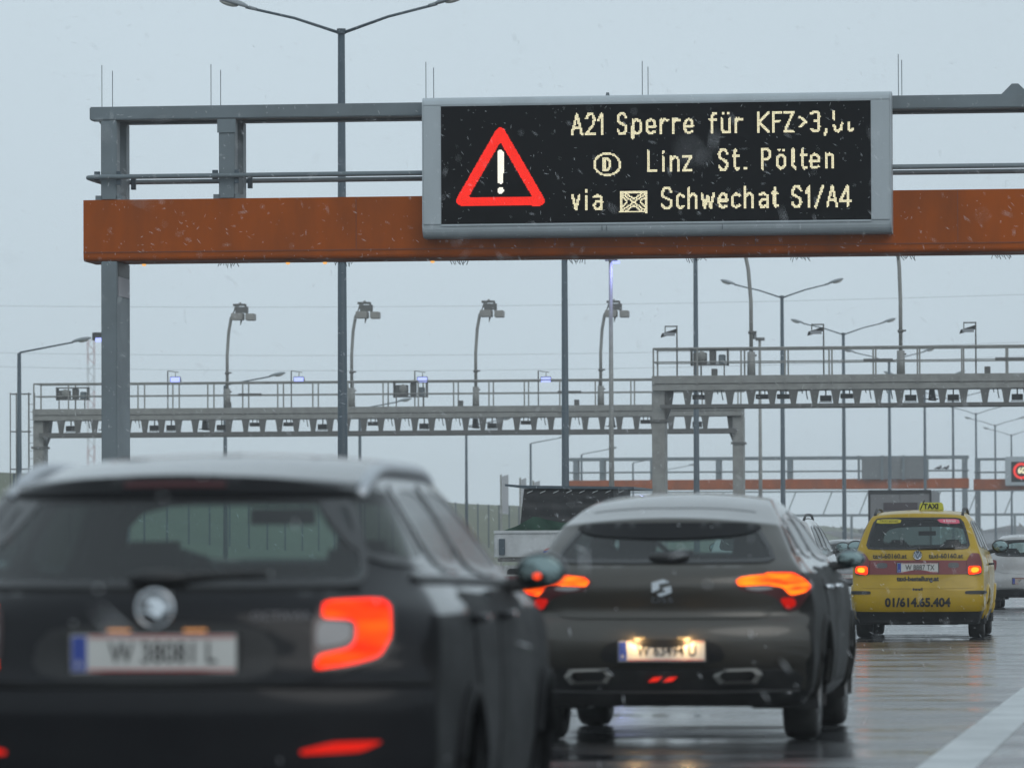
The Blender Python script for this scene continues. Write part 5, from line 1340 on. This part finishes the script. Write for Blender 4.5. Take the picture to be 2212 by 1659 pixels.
# flatbed truck with dark mesh load
TY = 113
xl = at(1069, 1180, TY).x
g = empty('flatbed_truck', (xl + 1.25, TY, 0)); tag(g, 'grey flatbed truck with dropside bed between the black car and the hatchback', 'truck')
SILV = mat('dull_aluminium', (.58, .60, .61), .45, .3, var=.1, vscale=3, dirt=(.2, .2, .2), dscale=2, damt=.5)
MB().box(-1.25, 1.25, .0, .05, 1.08, 1.56).build('tailboard', SILV, g, bevel=.008)
for s in (-1, 1): MB().box(s * 1.25 - .025, s * 1.25 + .025, .052, 5.0, 1.08, 1.52).build('sideboard', SILV, g)
MB().box(-1.27, 1.27, -.03, .06, 1.562, 1.62).build('top_rail', SILV, g)
for s in (-1, 1):
    MB().box(s * 1.1 - .06, s * 1.1 + .06, -.05, -.002, 1.12, 1.45).build('latch', STEEL_D, g)
MB().box(-1.2, 1.2, 0.06, 5.0, .98, 1.07).build('bed', GALV_D, g); MB().box(-.4, .4, .2, 6.5, .6, .97).build('chassis', BLACKP, g)
MB().box(-1.2, 1.2, -.02, .1, .50, .72).build('bumper_bar', GALV, g)
for s in (-1, 1): MB().box(s * .95 - .2, s * .95 + .2, -.04, -.022, .54, .68).build('tail_lamp', REDLENS, g)
b = MB().prism([(-.95, 1.12), (.0, 1.12), (.05, 1.4)], 'y', -.004, -.001)
pnl = MB().prism([(-.25, 1.20), (.22, 1.28), (.30, 1.33), (-.18, 1.25)], 'y', -.008, -.002).build('sticker', mat('red_sticker', (.45, .06, .05), .5), g)
MB().prism([(-.25, 1.16), (.0, 1.20), (.02, 1.24), (-.24, 1.195)], 'y', -.008, -.002).build('sticker', mat('blue_sticker', (.05, .12, .45), .5), g)
cab = MB().prism([(5.2, .6), (7.2, .6), (7.2, 1.3), (6.9, 2.25), (5.2, 2.3)], 'x', -1.05, 1.05).build('cab', WHT, g, bevel=.05)
MB().box(-.8, .8, 5.17, 5.195, 1.6, 2.1).build('cab_window', SMOKE, cab)
wheels_for(g, (-1.0, 1.0), (1.3, 6.4), .42)
ld = empty('crate', (xl + 1.25, TY + .3, 1.075)); tag(ld, 'black tarped crate with a row of pale hooks riding on the flatbed truck', 'crate')
TARP = mat('black_tarp', (.016, .017, .019), .55, var=.4, vscale=6, bump=.6, bscale=6)
mb = MB(); nx, nz = 18, 10; vs = []
for j in range(nz + 1):
    for i in range(nx + 1):
        x = -.68 + i * 1.85 / nx; z = .5 + j * .90 / nz
        vs.append((x + (.09 * (1 - j / nz) if False else 0) - .1 * (1 - j / nz) * (1 if i == 0 else 0), .03 * math.sin(i * 1.3 + j * .7) * (1 - j / nz) + .02 * math.sin(j * 2.1), z))
fs = [(j * (nx + 1) + i, j * (nx + 1) + i + 1, (j + 1) * (nx + 1) + i + 1, (j + 1) * (nx + 1) + i) for j in range(nz) for i in range(nx)]
mb.add(vs, fs).build('rear_tarp', TARP, ld, smooth=True)
MB().box(-.66, 1.15, .06, 3.6, 0, 1.39).build('crate_body', TARP, ld)
MB().prism([(-1.06, 1.455), (-1.06, 1.50), (-.7, 1.47), (1.6, 1.43), (1.6, 1.38), (-.7, 1.41)], 'y', -.12, 3.8).build('roof_sheet', STEEL_D, ld)
for i in range(8):
    x = -.62 + i * .27
    MB().prism([(x, 1.30), (x + .11, 1.345), (x + .13, 1.37), (x + .02, 1.325)], 'y', -.05, -.035).build('hook', mat('pale_hook', (.6, .62, .62), .5), ld)
NET = mat('green_net', (.010, .050, .030), .8, var=.4, vscale=12)
vs = []; nx = 24
for i in range(nx + 1):
    t = i / nx; x = -1.15 + 2.3 * t; top = lerp_tab([(0, .49), (.15, .60), (.3, .80), (.42, .72), (.55, .66), (.7, .70), (.85, .84), (1, .98)], t)
    for k in range(4): vs.append((x, -.09 - .03 * math.sin(k + i), .47 + (top + .03 - .47) * k / 3))
nt_ = MB().add(vs, [(i * 4 + k, i * 4 + k + 1, (i + 1) * 4 + k + 1, (i + 1) * 4 + k) for i in range(nx) for k in range(3)]).build('safety_net', NET, None, smooth=True)
nt_.location = (xl + 1.25, TY + .3, 1.085); tag(nt_, 'green safety net draped over the bed edge below the black crate', 'net')
# box truck ahead of the taxi
TB = 217
x0, x1 = at(1876, 1100, TB).x, at(2012, 1100, TB).x; zt = at(1943, 1059, TB).z; wv = (x1 - x0) / 2
g = empty('box_truck', ((x0 + x1) / 2, TB, 0)); tag(g, 'grey box truck seen from behind beyond the taxi roof', 'truck')
BOXG = mat('truck_box_grey', (.20, .20, .205), .5, var=.12, vscale=2, dirt=(.12, .12, .12), dscale=2, damt=.5)
MB().box(-wv, wv, 0, 7, 1.0, zt).build('cargo_box', BOXG, g, bevel=.03)
for s in (-1, 1): MB().box(min(s * .02, s * (wv - .08)), max(s * .02, s * (wv - .08)), -.04, -.002, 1.05, zt - .16).build('rear_door', BOXG, g)
MB().box(-wv, wv, -.06, -.003, zt - .12, zt + .02).build('door_header', BLACKP, g); MB().box(-wv - .01, -wv + .07, -.06, -.003, 1.0, zt - .12).box(wv - .07, wv + .01, -.06, -.003, 1.0, zt - .12).build('corner_post', BLACKP, g)
MB().box(-wv * .52, wv * .56, -.07, -.045, zt - .78, zt - .48).build('dark_panel', mat('maroon_grey_panel', (.055, .04, .045), .5), g)
for s in (-1, 1): MB().box(s * .9 - .2, s * .9 + .2, -.07, -.01, .7, .9).build('tail_lamp', REDLENS, g)
MB().box(-.5, .5, .2, 8.9, .6, .99).build('chassis', BLACKP, g); MB().box(-1.15, 1.15, 7.3, 9.2, .6, 2.9).build('cab', WHT, g, bevel=.1)
wheels_for(g, (-1.0, 1.0), (1.6, 8.2), .48)

# ------------------------------------------------------------------ falling snow, real flakes in the air
mb = MB(); rs_ = random.Random(21)
for i in range(32000):
    y = rs_.uniform(5, 95); x = rs_.uniform(-22, 4); z = rs_.uniform(.05, 11)
    a = rs_.uniform(.0010, .0026); l = rs_.uniform(.004, .012) if i % 3 else rs_.uniform(.015, .042)
    th = rs_.gauss(2.3, .7); dx, dz = math.cos(th), math.sin(th)
    dy = rs_.uniform(-.5, .5)
    e = Vector((dx, dy, dz)).normalized(); q = e.cross(Vector((0, 1, 0))).normalized(); w_ = e.cross(q)
    c0 = Vector((x, y, z))
    mb.add([c0 + e * l, c0 - e * l, c0 + q * a, c0 - q * a, c0 + w_ * a, c0 - w_ * a], [(0, 2, 4), (0, 4, 3), (0, 3, 5), (0, 5, 2), (1, 4, 2), (1, 3, 4), (1, 5, 3), (1, 2, 5)])
me = bpy.data.meshes.new('falling_snow'); me.from_pydata(mb.v, [], mb.f); me.materials.append(mat('snow', (.85, .87, .9), .8, emit=None))
o = bpy.data.objects.new('falling_snow', me); COL.objects.link(o); tag(o, kind='stuff')

# ------------------------------------------------------------------ haze
hz = MB().box(-262, 142, YG - 4, YE + 2, -1.6, 19.5).build('haze', mat('tmp', (1, 1, 1)))
hm = bpy.data.materials.new('haze_air'); hm.use_nodes = True; nt = hm.node_tree; nt.nodes.clear()
ho = nt.nodes.new('ShaderNodeOutputMaterial'); pv = nt.nodes.new('ShaderNodeVolumePrincipled')
pv.inputs['Color'].default_value = (.96, .98, 1.0, 1); pv.inputs['Density'].default_value = 0.0005; pv.inputs['Anisotropy'].default_value = 0.0
nt.links.new(pv.outputs[0], ho.inputs['Volume']); hz.data.materials.clear(); hz.data.materials.append(hm)
tag(hz, kind='stuff')
